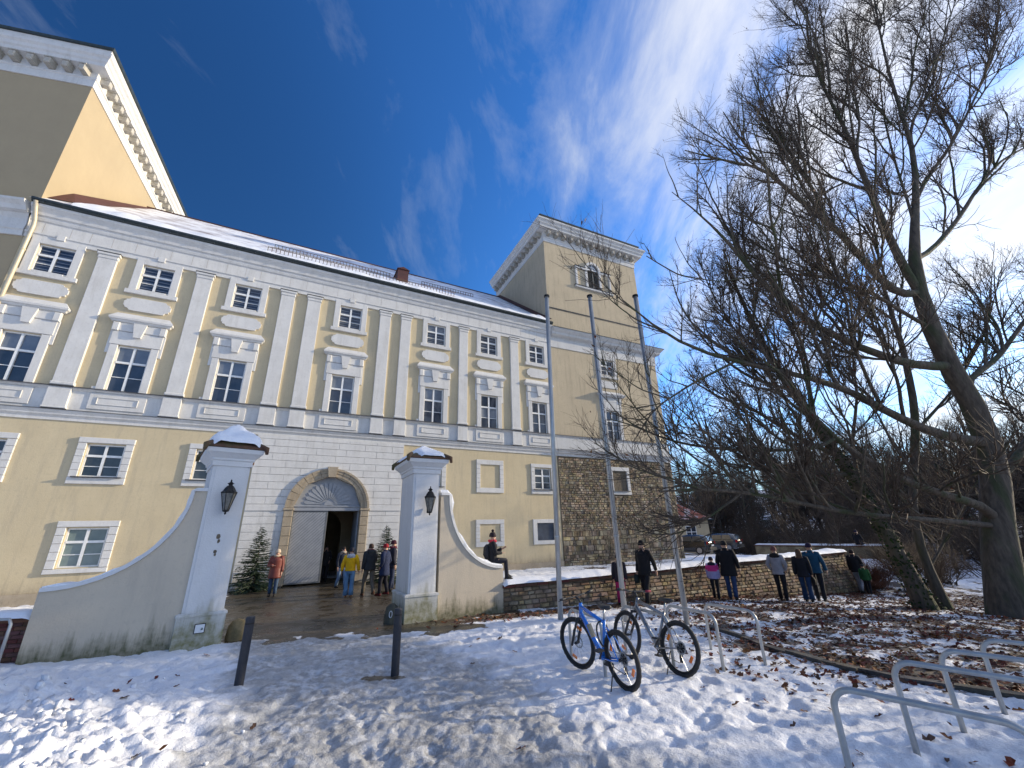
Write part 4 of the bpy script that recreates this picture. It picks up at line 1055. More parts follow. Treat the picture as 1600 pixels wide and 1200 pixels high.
def swept_wall(name, label, a, b, zt, zb, snowy):
    o_, rz, Lw = frame_from(a, b)
    t = thing(name, label, 'wall', o_, rz)
    flip = 1
    crv = [(0, zt), (.22, zt)] + [(Lw - (Lw - .22) * cos(k), zt - (zt - zb) * sin(k)) for k in np.linspace(0, pi / 2, 16)[1:]] + [(Lw, zb)]
    crv = [(0, zt), (.20, zt)] + [(Lw - .02 - (Lw - .25) * cos(k), zt - (zt - zb) * sin(k)) for k in np.linspace(.0, pi / 2, 16)]
    s = MB(); s.prism([(0, -.6)] + [(Lw, -.6)] + [(Lw, zb)] + crv[::-1], .0, .42); s.build('wall_body', M['wallplaster'], t)
    def strip(name, off0, off1, y0, y1, m, seg=False, kind=None, vary=0):
        P = np.array(crv); T = np.gradient(P, axis=0); T /= np.linalg.norm(T, axis=1)[:, None]; Nn = np.stack([-T[:, 1], T[:, 0]], 1)
        Nn[Nn[:, 1] < 0] *= -1
        a0 = P + Nn * off0; b0 = P + Nn * (off1 * (1 + vary * (np.array([random.random() for _ in P])[:, None] - .5)))
        s = MB(); n = len(P)
        v = [(p[0], y0, p[1]) for p in a0] + [(p[0], y0 + .01, p[1]) for p in b0] + [(p[0], y1 - .01, p[1]) for p in b0] + [(p[0], y1, p[1]) for p in a0]
        f = []
        for i in range(n - 1):
            for r in range(3): f.append((r * n + i, r * n + i + 1, (r + 1) * n + i + 1, (r + 1) * n + i))
            f.append((i + 1, i, 3 * n + i, 3 * n + i + 1))
        f += [(0, n, 2 * n, 3 * n), (4 * n - 1, 3 * n - 1, 2 * n - 1, n - 1)]
        s.add(v, f, smooth=False); return s.build(name, M[m], t, kind=kind)
    strip('coping', .0, .072, -.04, .46, 'pillar')
    if snowy: strip('snow_cover', .068, .115, .02, .44, 'snow', kind='stuff', vary=.8)
    else: strip('snow_cover', .068, .09, .02, .44, 'snow', kind='stuff', vary=.8)
    return t
swl = swept_wall('swept_wall', 'cream plastered wall swooping down left of the gateway', (-6.82, 9.42), (-8.95, 8.52), 2.98, 1.12, 0)
# the sweep frame runs right to left on the left side, so its thickness lies behind: mirror it
for ch in swl.children: ch.scale = (1, -1, 1)
swr = swept_wall('swept_wall', 'cream plastered wall swooping down right of the gateway to the stone wall', (-2.05, 11.86), (-.40, 12.80), 2.98, 1.02, 1)
# low brick wall going on to the left
o_, rz_, L3 = frame_from((-12.5, 7.9), (-8.98, 8.62))
bwl = thing('brick_wall', 'dark low brick wall with a snow cap at the left edge of the yard', 'wall', o_, rz_)
s = MB(); s.box(0, L3, .05, .4, -.5, .62); s.build('wall_core', M['mortar'], bwl)
for r in range(11):
    z = -.15 + r * .07; x = L3 - 1.6 - (.12 if r % 2 else 0)
    while x < L3 - .02:
        q = MB(); q.cbox(x + .004, min(x + .236, L3), .02 + random.uniform(0, .008), .06, z + .004, z + .066, b=.006); q.build('brick', M['brickcap'], bwl); x += .24
s = MB(); s.box(0, L3, -.05, .46, .622, .69); s.build('coping', M['brickcap'], bwl); snow_cap('snow_cover', L3, -.08, .5, .69, .14, bwl, 60, 2)
# metal loop rail at the left edge
p = on_ground(2, 990); q = MB(); q.tube([(-.55, 0, 0), (-.55, 0, .62), (-.5, 0, .7), (-.05, 0, .7), (0, 0, .62), (0, 0, 0)], .024, 8)
ob = q.build('hoop_rail', M['steel'], label='short steel hoop rail by the brick wall at the left edge', cat='rail'); ob.location = (-8.75, 8.05, .05)

# lanterns
def make_lantern(label, loc, rz):
    t = thing('wall_lantern', label, 'lantern', loc, rz, group='gate lanterns'); t.scale = (.82, .82, .82)
    n = 6; q = MB()
    q.lathe([(.03, -.02), (.075, .0), (.078, .03), (.06, .04)], 6); q.lathe([(.175, .46), (.19, .47), (.19, .50), (.165, .52)], 6)
    for k in range(6):
        a = k * pi / 3; q.tube([(.07 * cos(a), .07 * sin(a), .03), (.175 * cos(a), .175 * sin(a), .47)], .009, 4)
    q.lathe([(.0, -.09), (.018, -.07), (.028, -.045), (.014, -.03), (.04, -.015)], 8); q.build('lantern_frame', M['iron'], t)
    q = MB(); q.lathe([(.165, .50), (.12, .60), (.075, .66), (.05, .67), (.05, .70), (.085, .72), (.03, .76), (.015, .79), (.022, .81), (.0, .84)], 6); q.build('lantern_roof', M['iron'], t)
    g = mat('lantern_glass', (.20, .19, .16), (.10, .10, .09), rough=.12, scale=9, coat=.6) if 'lg' not in M else M['lg']; M['lg'] = g
    for k in range(6):
        a, b = k * pi / 3, (k + 1) * pi / 3; q = MB()
        q.add([(.066 * cos(a), .066 * sin(a), .035), (.066 * cos(b), .066 * sin(b), .035), (.168 * cos(b), .168 * sin(b), .465), (.168 * cos(a), .168 * sin(a), .465)], [(0, 1, 2, 3)]); q.build('pane', g, t)
    q = MB(); q.tube([(0, .02, .1), (0, .16, .02), (0, .27, .05)], .014, 6); q.tube([(0, .24, .0), (0, .26, .18)], .03, 6); q.build('bracket', M['iron'], t)
    return t
def local_pt(org, head, lx_, ly_):
    u_ = np.array([sin(head), cos(head)]); n_ = np.array([-cos(head), sin(head)]); return np.array(org) + u_ * lx_ + n_ * ly_
q1 = local_pt(pil_l, HL, .37, -.26); make_lantern('black iron lantern on the gate pillar with the full snow cap', (q1[0], q1[1], 2.54), pi / 2 - HL)
q1 = local_pt(pil_r, HR, .40, -.26); make_lantern('black iron lantern on the gate pillar with the partly bare snow cap', (q1[0], q1[1], 2.5), pi / 2 - HR)
# guard stones
def lump(name, label, loc, r, hgt, m, cat='guard stone'):
    q = MB(); pr_ = [(r * 1.0, -.2), (r, .0), (r * .97, hgt * .35), (r * .85, hgt * .65), (r * .55, hgt * .9), (.0, hgt)]
    q.lathe(pr_, 14, smooth=True); v = q.V[0]; v[:, :2] *= (1 + .12 * (np.random.RandomState(4).rand(len(v), 1) - .5))
    o = q.build(name, M[m], label=label, cat=cat); o.location = loc; return o
g1 = on_ground(366, 998); lump('guard_stone', 'tan rounded guard stone at the foot of the left gate pillar', (g1[0], g1[1] + .05, g1[2]), .2, .38, 'guard')
g2 = on_ground(612, 975); gs = thing('guard_stone', 'dark mossy guard stone with a painted white ring beside the right gate pillar', 'guard stone', (g2[0] - .05, g2[1] + .12, g2[2]))
q = MB(); q.lathe([(.19, -.2), (.19, 0), (.18, .2), (.14, .36), (.05, .43), (0, .44)], 14, smooth=True); q.build('stone_body', M['guard_dark'], gs)
q = MB(); A = np.linspace(0, 2 * pi, 18); q.tube([(.035 * cos(a) + .03, -.196 + .012 * sin(a), .22 + .07 * sin(a)) for a in A], .009, 5); q.build('ring_mark', M['plaque'], gs)

# bollards
for (fx, fy), lab in (((372, 1075), 'dark grey round bollard standing in the snow before the left gate pillar'), ((617, 1055), 'dark grey round bollard beside a wet bare patch, right of the trodden path')):
    p = on_ground(fx, fy); t = thing('bollard', lab, 'bollard', (p[0], p[1], p[2] - .03), group='bollards at the gateway')
    t.rotation_euler = (0, radians(.8 if fx < 500 else -.4), 0)
    q = MB(); q.lathe([(.062, 0), (.062, .92), (.055, .94), (0, .945)], 20, smooth=False); q.build('post', M['bollard'], t)
    q = MB(); q.lathe([(.064, .84), (.064, .86)], 20); q.build('groove_ring', M['iron'], t)

# flagpoles
pc = [(876, 968), None, (1074, 975)]
A1 = on_ground(876, 968); A3 = on_ground(1074, 975); A2 = (A1 + A3) / 2; A2 = A2 + np.array([.12, .12, 0])
tops = [(855, 463), (921, 463), (992, 463)]
for P_, tp, lab in ((A1, tops[0], 'leftmost of the three steel flagpoles, behind the blue bicycle'), (A2, tops[1], 'middle of the three steel flagpoles'), (A3, tops[2], 'rightmost of the three steel flagpoles, leaning a little left')):
    d = ray(*tp); k = hypot(P_[0], P_[1]) / hypot(d[0], d[1]); Z = EYE + k * d[2]; X_ = d[0] * k; Y_ = d[1] * k
    base = Vector((P_[0], P_[1], P_[2] - .1)); topv = Vector((P_[0] + (X_ - P_[0]) * .9, P_[1] + (Y_ - P_[1]) * .9, Z)); dv = topv - base; LL = dv.length
    t = thing('flagpole', lab, 'flagpole', base, group='steel flagpoles'); t.rotation_mode = 'QUATERNION'; t.rotation_quaternion = dv.to_track_quat('Z', 'Y')
    q = MB(); q.tube([(0, 0, 0), (0, 0, LL * .5), (0, 0, LL)], [.066, .064, .060], 20); q.build('pole', M['steel'], t)
    q = MB(); q.lathe([(.07, LL - .02), (.088, LL - .02), (.088, LL + .03), (.05, LL + .05), (0, LL + .05)], 16); q.build('pole_cap', M['iron'], t)
    q = MB(); q.lathe([(.07, 2.0), (.075, 2.01), (.075, 2.04), (.07, 2.05)], 16); q.build('joint_ring', M['steel'], t)
    q = MB(); q.tube([(.075, 0, 1.3), (.08, -.02, LL - .05)], .004, 4); q.build('halyard', M['iron'], t)

# bicycle racks
def hoop_mesh(Lh=1.05, H=.78, R=.15, r=.024):
    pts = [(0, 0, -.2), (0, 0, H - R)] + [(R - R * cos(a), 0, H - R + R * sin(a)) for a in np.linspace(.15, pi / 2, 8)] + [(Lh - R + R * sin(a), 0, H - R + R * cos(a)) for a in np.linspace(0, pi / 2 - .15, 8)] + [(Lh, 0, H - R), (Lh, 0, -.2)]
    m_ = MB(); m_.tube(pts, r, 14); return m_.mesh('bike_rack_hoop', M['steel'])
hm = hoop_mesh()
labs = ['steel rack hoop behind the front wheel of the blue bicycle', 'steel rack hoop standing between the two bicycles', 'steel rack hoop just right of the silver bicycle', 'rightmost steel rack hoop of the farther row, by the right flagpole',
        'nearest steel rack hoop, cut by the bottom edge of the picture', 'second nearest steel rack hoop of the right hand row', 'third steel rack hoop of the right hand row', 'farthest steel rack hoop of the right hand row at the picture edge']
for i, (x, y, ang, L_) in enumerate([(.86, 8.0, -68, 1.0), (1.86, 8.42, -68, 1.2), (2.64, 8.35, -68, 1.1), (3.42, 8.6, -66, 1.05), (2.58, 4.14, -50, 1.12), (3.60, 4.74, -50, 1.12), (4.52, 5.24, -50, 1.12), (5.42, 5.68, -50, 1.12)]):
    o = link('bike_rack_hoop', hm, None, (x, y, Gz(x, y) - .04), (0, 0, radians(ang)), None, labs[i], 'bike rack', 'bicycle rack hoops'); o.scale = (L_ / 1.05, 1, 1)

# kerb stones between snow and leaves
kp = [on_ground(a, b)[:2] for a, b in ((1108, 982), (1150, 992), (1200, 1012), (1290, 1037), (1400, 1062), (1500, 1078), (1620, 1098))]
kt = link('kerb', None, None, (0, 0, 0), kind='structure')
P_ = np.array(kp); dd = np.concatenate([[0], np.cumsum(np.hypot(*np.diff(P_, axis=0).T))]); s_ = 0
while s_ < dd[-1] - .1:
    l_ = random.uniform(.45, .7); e_ = min(s_ + l_, dd[-1]); a = np.array([np.interp(s_ + .012, dd, P_[:, k]) for k in (0, 1)]); b = np.array([np.interp(e_ - .012, dd, P_[:, k]) for k in (0, 1)])
    q = MB(); Lk = np.linalg.norm(b - a); j = lambda: random.uniform(-.008, .008)
    q.add([(0 + j(), -.07, -.2), (Lk, -.07, -.2), (Lk, .07, -.2), (0, .07, -.2), (0 + j(), -.07 + j(), .055 + j()), (Lk + j(), -.07 + j(), .055 + j()), (Lk, .07 + j(), .05 + j()), (0, .07, .05 + j())],
          [(3, 2, 1, 0), (4, 5, 6, 7), (0, 1, 5, 4), (1, 2, 6, 5), (2, 3, 7, 6), (3, 0, 4, 7)])
    o = q.build('kerb_stone', M['kerb'], kt); o.location = (a[0], a[1], Gz(a[0], a[1])); o.rotation_euler = (0, 0, atan2(b[1] - a[1], b[0] - a[0])); s_ = e_

# ---------------------------------------------------------------- bicycles
M['tyre'] = mat('tyre_rubber', (.018, .018, .019), (.035, .033, .03), rough=.75, scale=40, bump=.4)
M['rim'] = mat('black_rim', (.03, .03, .032), (.05, .05, .05), rough=.35, metal=.5)
M['spoke'] = mat('spoke_steel', (.5, .5, .5), rough=.3, metal=1.0)
M['blue'] = mat('blue_bike_paint', (.012, .17, .62), (.015, .20, .70), rough=.25, coat=.8, scale=5)
M['silver'] = mat('silver_bike_paint', (.30, .30, .31), (.24, .24, .25), rough=.3, metal=.6, coat=.5)
M['blackp'] = mat('black_plastic', (.02, .02, .022), (.035, .035, .035), rough=.5)
M['orange'] = mat('orange_reflector', (.85, .22, .02), (.75, .16, .01), rough=.2, coat=.8)
M['redp'] = mat('red_grip_cloth', (.35, .03, .06), (.25, .02, .04), rough=.7)
M['tan'] = mat('khaki_cloth', (.42, .35, .24), (.33, .27, .18), rough=.85)
def wheel(parent, x, R=.36, steer=0., refl=1, disc=True):
    w = link('wheel', None, parent, (x, 0, R), (0, 0, steer))
    n = 56; r2 = .026; an = np.linspace(0, 2 * pi, n, endpoint=False); bn = np.linspace(0, 2 * pi, 10, endpoint=False)
    def torus(R_, r, name, m, nb=10, knob=0., sy=1.):
        bn = np.linspace(0, 2 * pi, nb, endpoint=False); V = []
        for i, a in enumerate(an):
            for b in bn:
                rr0 = r * (1 + (knob if (i % 2 and cos(b) > .3) else 0)); V.append(((R_ + rr0 * cos(b)) * cos(a), rr0 * sy * sin(b), (R_ + rr0 * cos(b)) * sin(a)))
        Q = [[i * nb + j, i * nb + (j + 1) % nb, ((i + 1) % n) * nb + (j + 1) % nb, ((i + 1) % n) * nb + j] for i in range(n) for j in range(nb)]
        link(name, fast_mesh(name, np.array(V), Q, M[m]), w)
    torus(R - r2, r2, 'tyre', 'tyre', 10, .16); torus(R - .062, .012, 'rim', 'rim', 6, sy=1.1)
    q = MB()
    for k in range(28):
        a = 2 * pi * k / 28; sgn = 1 if k % 2 else -1; b = a + (.28 if (k // 2) % 2 else -.28)
        q.tube([(.022 * cos(b), .026 * sgn, .022 * sin(b)), ((R - .07) * cos(a), 0, (R - .07) * sin(a))], .0013, 3, caps=False)
    q.build('spokes', M['spoke'], w, kind='stuff')
    q = MB(); q.tube([(0, -.045, 0), (0, .045, 0)], .02, 10); q.tube([(0, -.06, 0), (0, .06, 0)], .007, 6); q.build('hub', M['blackp'], w)
    if disc:
        q = MB(); A = np.linspace(0, 2 * pi, 25)[:-1]
        q.add([(r * cos(a), y_, r * sin(a)) for y_ in (-.034, -.031) for r in (.068, .088) for a in A], [(i, (i + 1) % 24, 24 + (i + 1) % 24, 24 + i) for i in range(24)] + [(48 + i, 72 + i, 72 + (i + 1) % 24, 48 + (i + 1) % 24) for i in range(24)])
        for a in A[::4]: q.tube([(0, -.032, 0), (.07 * cos(a + .3), -.032, .07 * sin(a + .3))], .003, 4)
        q.build('brake_disc', M['steel'], w)
    for k in range(2):
        a = refl + k * pi; q = MB(); r = R * .62
        c, s2 = cos(a), sin(a)
        q.add([(r * c + u * -s2 * .045 + v * c * .019, y_, r * s2 + u * c * .045 + v * s2 * .019) for y_ in (-.009, .009) for u, v in ((-1, -1), (1, -1), (1.0, 1), (-1, 1))], [(0, 1, 2, 3), (7, 6, 5, 4), (0, 4, 5, 1), (1, 5, 6, 2), (2, 6, 7, 3), (3, 7, 4, 0)])
        q.build('reflector', M['orange'], w)
    return w
def bicycle(label, rear, front, paint, lean=0., steer=0., stand=True, sx=1.):
    rz = atan2(front[1] - rear[1], front[0] - rear[0])
    t = thing('bicycle', label, 'bicycle', (rear[0], rear[1], Gz(*rear) - .015), 0, 'parked bicycles', rot=(lean, 0, rz)); t.rotation_mode = 'XYZ'
    R = .36; WBs = 1.10; bb = (.42, 0, .30)
    hb, ht = np.array((.86, 0, .80)), np.array((.825, 0, .93))
    seat_t = np.array((.26, 0, .80))
    wheel(t, 0, R, 0, .5); wf = wheel(t, WBs, R, steer, 2.0)
    q = MB(); q.tube([bb, hb + (0, 0, .01)], [.036, .033], 12); q.tube([bb, seat_t], .022, 10); q.tube([seat_t - (0, 0, .04), ht - (0, 0, .03)], [.023, .027], 10); q.tube([hb + (.015, 0, -.05), ht + (-.005, 0, .02)], .028, 12); q.tube([(bb[0], -.04, bb[2]), (bb[0], .04, bb[2])], .03, 12)
    for sgn in (-1, 1):
        q.tube([(bb[0] - .02, .02 * sgn, bb[2]), (.2, .055 * sgn, .32), (0, .065 * sgn, R)], [.014, .012, .010], 8); q.tube([(seat_t[0] + .01, .02 * sgn, .70), (.12, .05 * sgn, .56), (0, .065 * sgn, R)], [.010, .010, .009], 8)
    q.build('frame', M[paint], t)
    fk = link('fork', None, t, (hb[0] + .015, 0, 0), (0, 0, steer * .8))
    ox = WBs - hb[0] - .015
    q = MB(); 
    for sgn in (-1, 1):
        q.tube([(.03, .062 * sgn, .72), (ox * .55, .062 * sgn, .55)], .017, 8); q.tube([(ox * .5, .062 * sgn, .58), (ox, .062 * sgn, R - .01)], [.021, .019], 8)
    q.tube([(.03, -.07, .73), (.03, .07, .73)], .022, 8); q.build('fork_legs', M['blackp'], fk)
    q = MB(); q.tube([(-.05, 0, .95), (-.02, 0, 1.0), (.05, 0, 1.03)], .016, 8); q.tube([(.02, -.34, 1.055), (.045, -.12, 1.04), (.05, 0, 1.03), (.045, .12, 1.04), (.02, .34, 1.055)], .0125, 8); q.build('handlebar', M['blackp'], fk)
    for sgn in (-1, 1):
        q = MB(); q.tube([(.022, .24 * sgn, 1.05), (.018, .35 * sgn, 1.056)], .018, 8); q.build('grip', M['blackp'] if paint == 'blue' or sgn > 0 else M['redp'], fk)
        q = MB(); q.tube([(.04, .22 * sgn, 1.045), (.10, .25 * sgn, 1.03), (.095, .32 * sgn, 1.02)], .006, 6); q.build('brake_lever', M['blackp'], fk)
        q = MB(); q.tube([(.05, .2 * sgn, 1.04), (.16, .12 * sgn, .98), (.10, .03 * sgn, .80), (.08 + .1, -.05, .5)], .003, 4); q.build('cable', M['blackp'], fk)
    q = MB(); q.tube([seat_t - (0, 0, .02), (.225, 0, .95)], .014, 8); q.build('seat_post', M['spoke'], t)
    q = MB(); q.loft([(.21, 0, .95, .12, .05), (.205, 0, .975, .145, .075), (.20, 0, .995, .14, .07), (.2, 0, 1.0, .10, .04)], n=14)
    v = q.V[0]; fr = v[:, 0] > .2; v[fr, 1] *= np.clip(1 - (v[fr, 0] - .2) / .16, .22, 1); v[fr, 0] = .2 + (v[fr, 0] - .2) * 1.15; q.build('saddle', M['blackp'], t)
    cr = link('crankset', None, t, (bb[0], 0, bb[2]))
    q = MB(); A = np.linspace(0, 2 * pi, 33)[:-1]
    q.add([(r * cos(a), -.055 - .004 * k, r * sin(a)) for k in (0, 1) for r in (.07, .095) for a in A], [(i, 32 + i, 32 + (i + 1) % 32, (i + 1) % 32) for i in range(32)] + [(64 + i, 64 + (i + 1) % 32, 96 + (i + 1) % 32, 96 + i) for i in range(32)] + [(32 + i, 96 + i, 96 + (i + 1) % 32, 32 + (i + 1) % 32) for i in range(32)])
    for a in A[::8]: q.tube([(0, -.057, 0), (.08 * cos(a), -.057, .08 * sin(a))], .008, 5)
    q.build('chainring', M['blackp'], cr)
    ca = -.9
    for sgn in (-1, 1):
        q = MB(); e = np.array((.172 * cos(ca) * -sgn, .08 * sgn, .172 * sin(ca) * -sgn)); q.tube([(0, .07 * sgn, 0), e], [.014, .011], 8); q.build('crank', M['blackp'], cr)
        q = MB(); q.box(e[0] - .05, e[0] + .05, min(e[1], e[1] + .1 * sgn), max(e[1], e[1] + .1 * sgn), e[2] - .012, e[2] + .012); q.build('pedal', M['blackp'], cr)
    q = MB(); q.tube([(0, -.05, R + .045), (bb[0], -.057, bb[2] + .092)], .005, 5); q.tube([(0, -.05, R - .045), (.02, -.05, R - .17), (.06, -.05, R - .20), (bb[0], -.057, bb[2] - .092)], .005, 5)
    q.lathe([(.02, -.006), (.06, -.006), (.06, .006), (.02, .006)], 16) if False else None
    q.build('chain', M['iron'], t)
    q = MB(); A = np.linspace(0, 2 * pi, 21)[:-1]
    for r, y_ in ((.075, -.038), (.055, -.046), (.04, -.052)): q.add([(r * cos(a), y_, R + r * sin(a)) for a in A], [tuple(range(20))]); q.add([(r * cos(a), y_ - d, R + r * sin(a)) for d in (0, .004) for a in A], [(i, (i + 1) % 20, 20 + (i + 1) % 20, 20 + i) for i in range(20)])
    q.build('cassette', M['iron'], t)
    q = MB(); q.box(-.0, .05, -.06, -.045, R - .19, R - .06); q.build('derailleur', M['blackp'], t)
    if stand: q = MB(); q.tube([(.12, .06, .30), (.08, .20, .02)], .009, 6); q.build('kickstand', M['blackp'], t)
    return t
b1 = bicycle('blue mountain bicycle with black tyres leaning at the rack hoops', (1.40, 6.50), (.93, 7.52), 'blue', lean=radians(-6), steer=radians(14))
q = MB(); q.tube([(.60, .0, .52), (.68, .0, .68)], .036, 12); q.build('bottle', M['tan'], b1)
q = MB(); q.tube([(.32 + .02 * sin(a * 2), .09 * cos(a) + .02, .62 + .16 * sin(a)) for a in np.linspace(0, 2 * pi, 17)], .012, 7); q.build('cable_lock', M['blackp'], b1)
b2 = bicycle('silver mountain bicycle with black tyres and a dark red grip, right of the blue one', (2.33, 7.10), (1.78, 8.08), 'silver', lean=radians(7), steer=radians(-6))
q = MB(); q.tube([(.56, 0, .46), (.66, 0, .58)], .034, 10); q.build('pump', M['blackp'], b2)
# ---------------------------------------------------------------- trees
M['bark'] = mat('dark_bark', (.060, .047, .035), (.13, .105, .078), c3=(.055, .062, .028), rough=.9, scale=9, bump=1.6, bscale=16, stretch=(1, 1, .22))
M['twig'] = mat('twig_bark', (.060, .043, .031), (.10, .072, .050), rough=.85, scale=3)
M['ivy'] = mat('ivy_leaf', (.018, .035, .010), (.035, .055, .016), rough=.75, spec=.2, scale=5, vary=.35)
M['dryleaf'] = mat('dry_brown_leaf', (.19, .075, .028), (.11, .042, .018), rough=.7, scale=4, vary=.4)
M['needle'] = mat('spruce_needles', (.016, .036, .017), (.030, .055, .026), rough=.6, scale=3, vary=.35)
M['litter'] = mat('fallen_leaves', (.16, .045, .018), (.085, .026, .013), c3=(.20, .075, .028), rough=.75, scale=2.5, vary=.5)

def norm(v): return v / (np.linalg.norm(v, axis=-1, keepdims=True) + 1e-9)
def resample(pts, K):
    P = np.asarray(pts, float); d = np.concatenate([[0], np.cumsum(np.linalg.norm(np.diff(P, axis=0), axis=1))]); t = np.linspace(0, d[-1], K)
    # Catmull-like smoothing through cubic interpolation of each axis
    out = np.stack([np.interp(t, d, P[:, k]) for k in range(P.shape[1])], 1)
    for _ in range(2): out[1:-1] = .25 * out[:-2] + .5 * out[1:-1] + .25 * out[2:]
    return out
class Tubes:
    def __init__(s): s.V = []; s.Q = []; s.n = 0
    def add(s, P, R, m):
        """P (N,K,3), R (N,K): N tubes of m sides"""
        N_, K = R.shape
        if N_ == 0: return
        T = norm(np.gradient(P, axis=1)); D_ = norm(P[:, -1] - P[:, 0])[:, None, :]
        ref = np.where(np.abs(D_[..., 2:3]) < .8, np.array([0, 0, 1.0]), np.array([1.0, 0, 0])); A = norm(np.cross(T, np.broadcast_to(ref, T.shape))); B = np.cross(T, A)
        an = np.arange(m) * 2 * pi / m
        V = P[:, :, None, :] + R[:, :, None, None] * (np.cos(an)[None, None, :, None] * A[:, :, None, :] + np.sin(an)[None, None, :, None] * B[:, :, None, :])
        i = np.arange(N_)[:, None, None]; k = np.arange(K - 1)[None, :, None]; j = np.arange(m)[None, None, :]
        a = i * K * m + k * m + j; b = i * K * m + k * m + (j + 1) % m
        s.Q.append(np.stack([a, b, b + m, a + m], -1).reshape(-1, 4) + s.n); s.V.append(V.reshape(-1, 3)); s.n += N_ * K * m
    def mesh(s, name, m): return fast_mesh(name, np.concatenate(s.V), np.concatenate(s.Q), m)
def spawn(rs, P, R, n_mean, t0, len_f, ang, K, trop=.10, wig=.16, rf=.55, rmin=.004, lmin=.15, taper=.25, upb=.35, t1=.98, lmax=9.):
    N_, Kp, _ = P.shape
    Lp = np.linalg.norm(np.diff(P, axis=1), axis=2).sum(1)
    cnt = np.maximum(1, rs.poisson(n_mean * np.clip(Lp / Lp.mean(), .25, 1.7))); I = np.repeat(np.arange(N_), cnt); n = len(I)
    t = t0 + (t1 - t0) * rs.rand(n) ** .85; u = t * (Kp - 1); k = np.minimum(u.astype(int), Kp - 2); f = (u - k)[:, None]
    st = P[I, k] * (1 - f) + P[I, k + 1] * f; tg = norm(P[I, k + 1] - P[I, k]); r0 = R[I, k] * (1 - f[:, 0]) + R[I, k + 1] * f[:, 0]
    rnd = norm(rs.randn(n, 3)); pr = norm(np.cross(tg, rnd)); a = np.radians(ang[0] + (ang[1] - ang[0]) * rs.rand(n))[:, None]
    pr = norm(pr + np.array([0, 0, upb])); pr = norm(pr - tg * (pr * tg).sum(1, keepdims=True))
    d = norm(tg * np.cos(a) + pr * np.sin(a)); ln = np.clip(Lp[I] * len_f * (.45 + .9 * rs.rand(n)) * (1.2 - .85 * t), lmin, lmax)
    out = np.zeros((n, K, 3)); out[:, 0] = st; step = (ln / (K - 1))[:, None]
    for q in range(1, K):
        d = norm(d + wig * rs.randn(n, 3) + np.array([0, 0, trop])); out[:, q] = out[:, q - 1] + d * step
    rb = np.maximum(rmin, np.minimum(r0 * .8, ln * .012 + r0 * rf * .5)); Rr = rb[:, None] * np.linspace(1, taper, K)[None, :]
    return out, Rr
def leaf_quads(rs, P, size, n):
    """n small folded leaves near random points of the twigs"""
    N_ = len(P); I = rs.randint(0, N_, n); k = rs.randint(1, P.shape[1], n); c = P[I, k] + rs.randn(n, 3) * .02
    a = norm(rs.randn(n, 3)); b = norm(np.cross(a, rs.randn(n, 3))); s_ = size * (.6 + .8 * rs.rand(n, 1)); nn = np.cross(a, b) * s_ * .25
    V = np.stack([c - a * s_, c + b * s_ * .5 + nn, c + a * s_, c - b * s_ * .5 + nn], 1).reshape(-1, 3)
    i = np.arange(n) * 4; return V, np.stack([i, i + 1, i + 2, i + 3], 1)

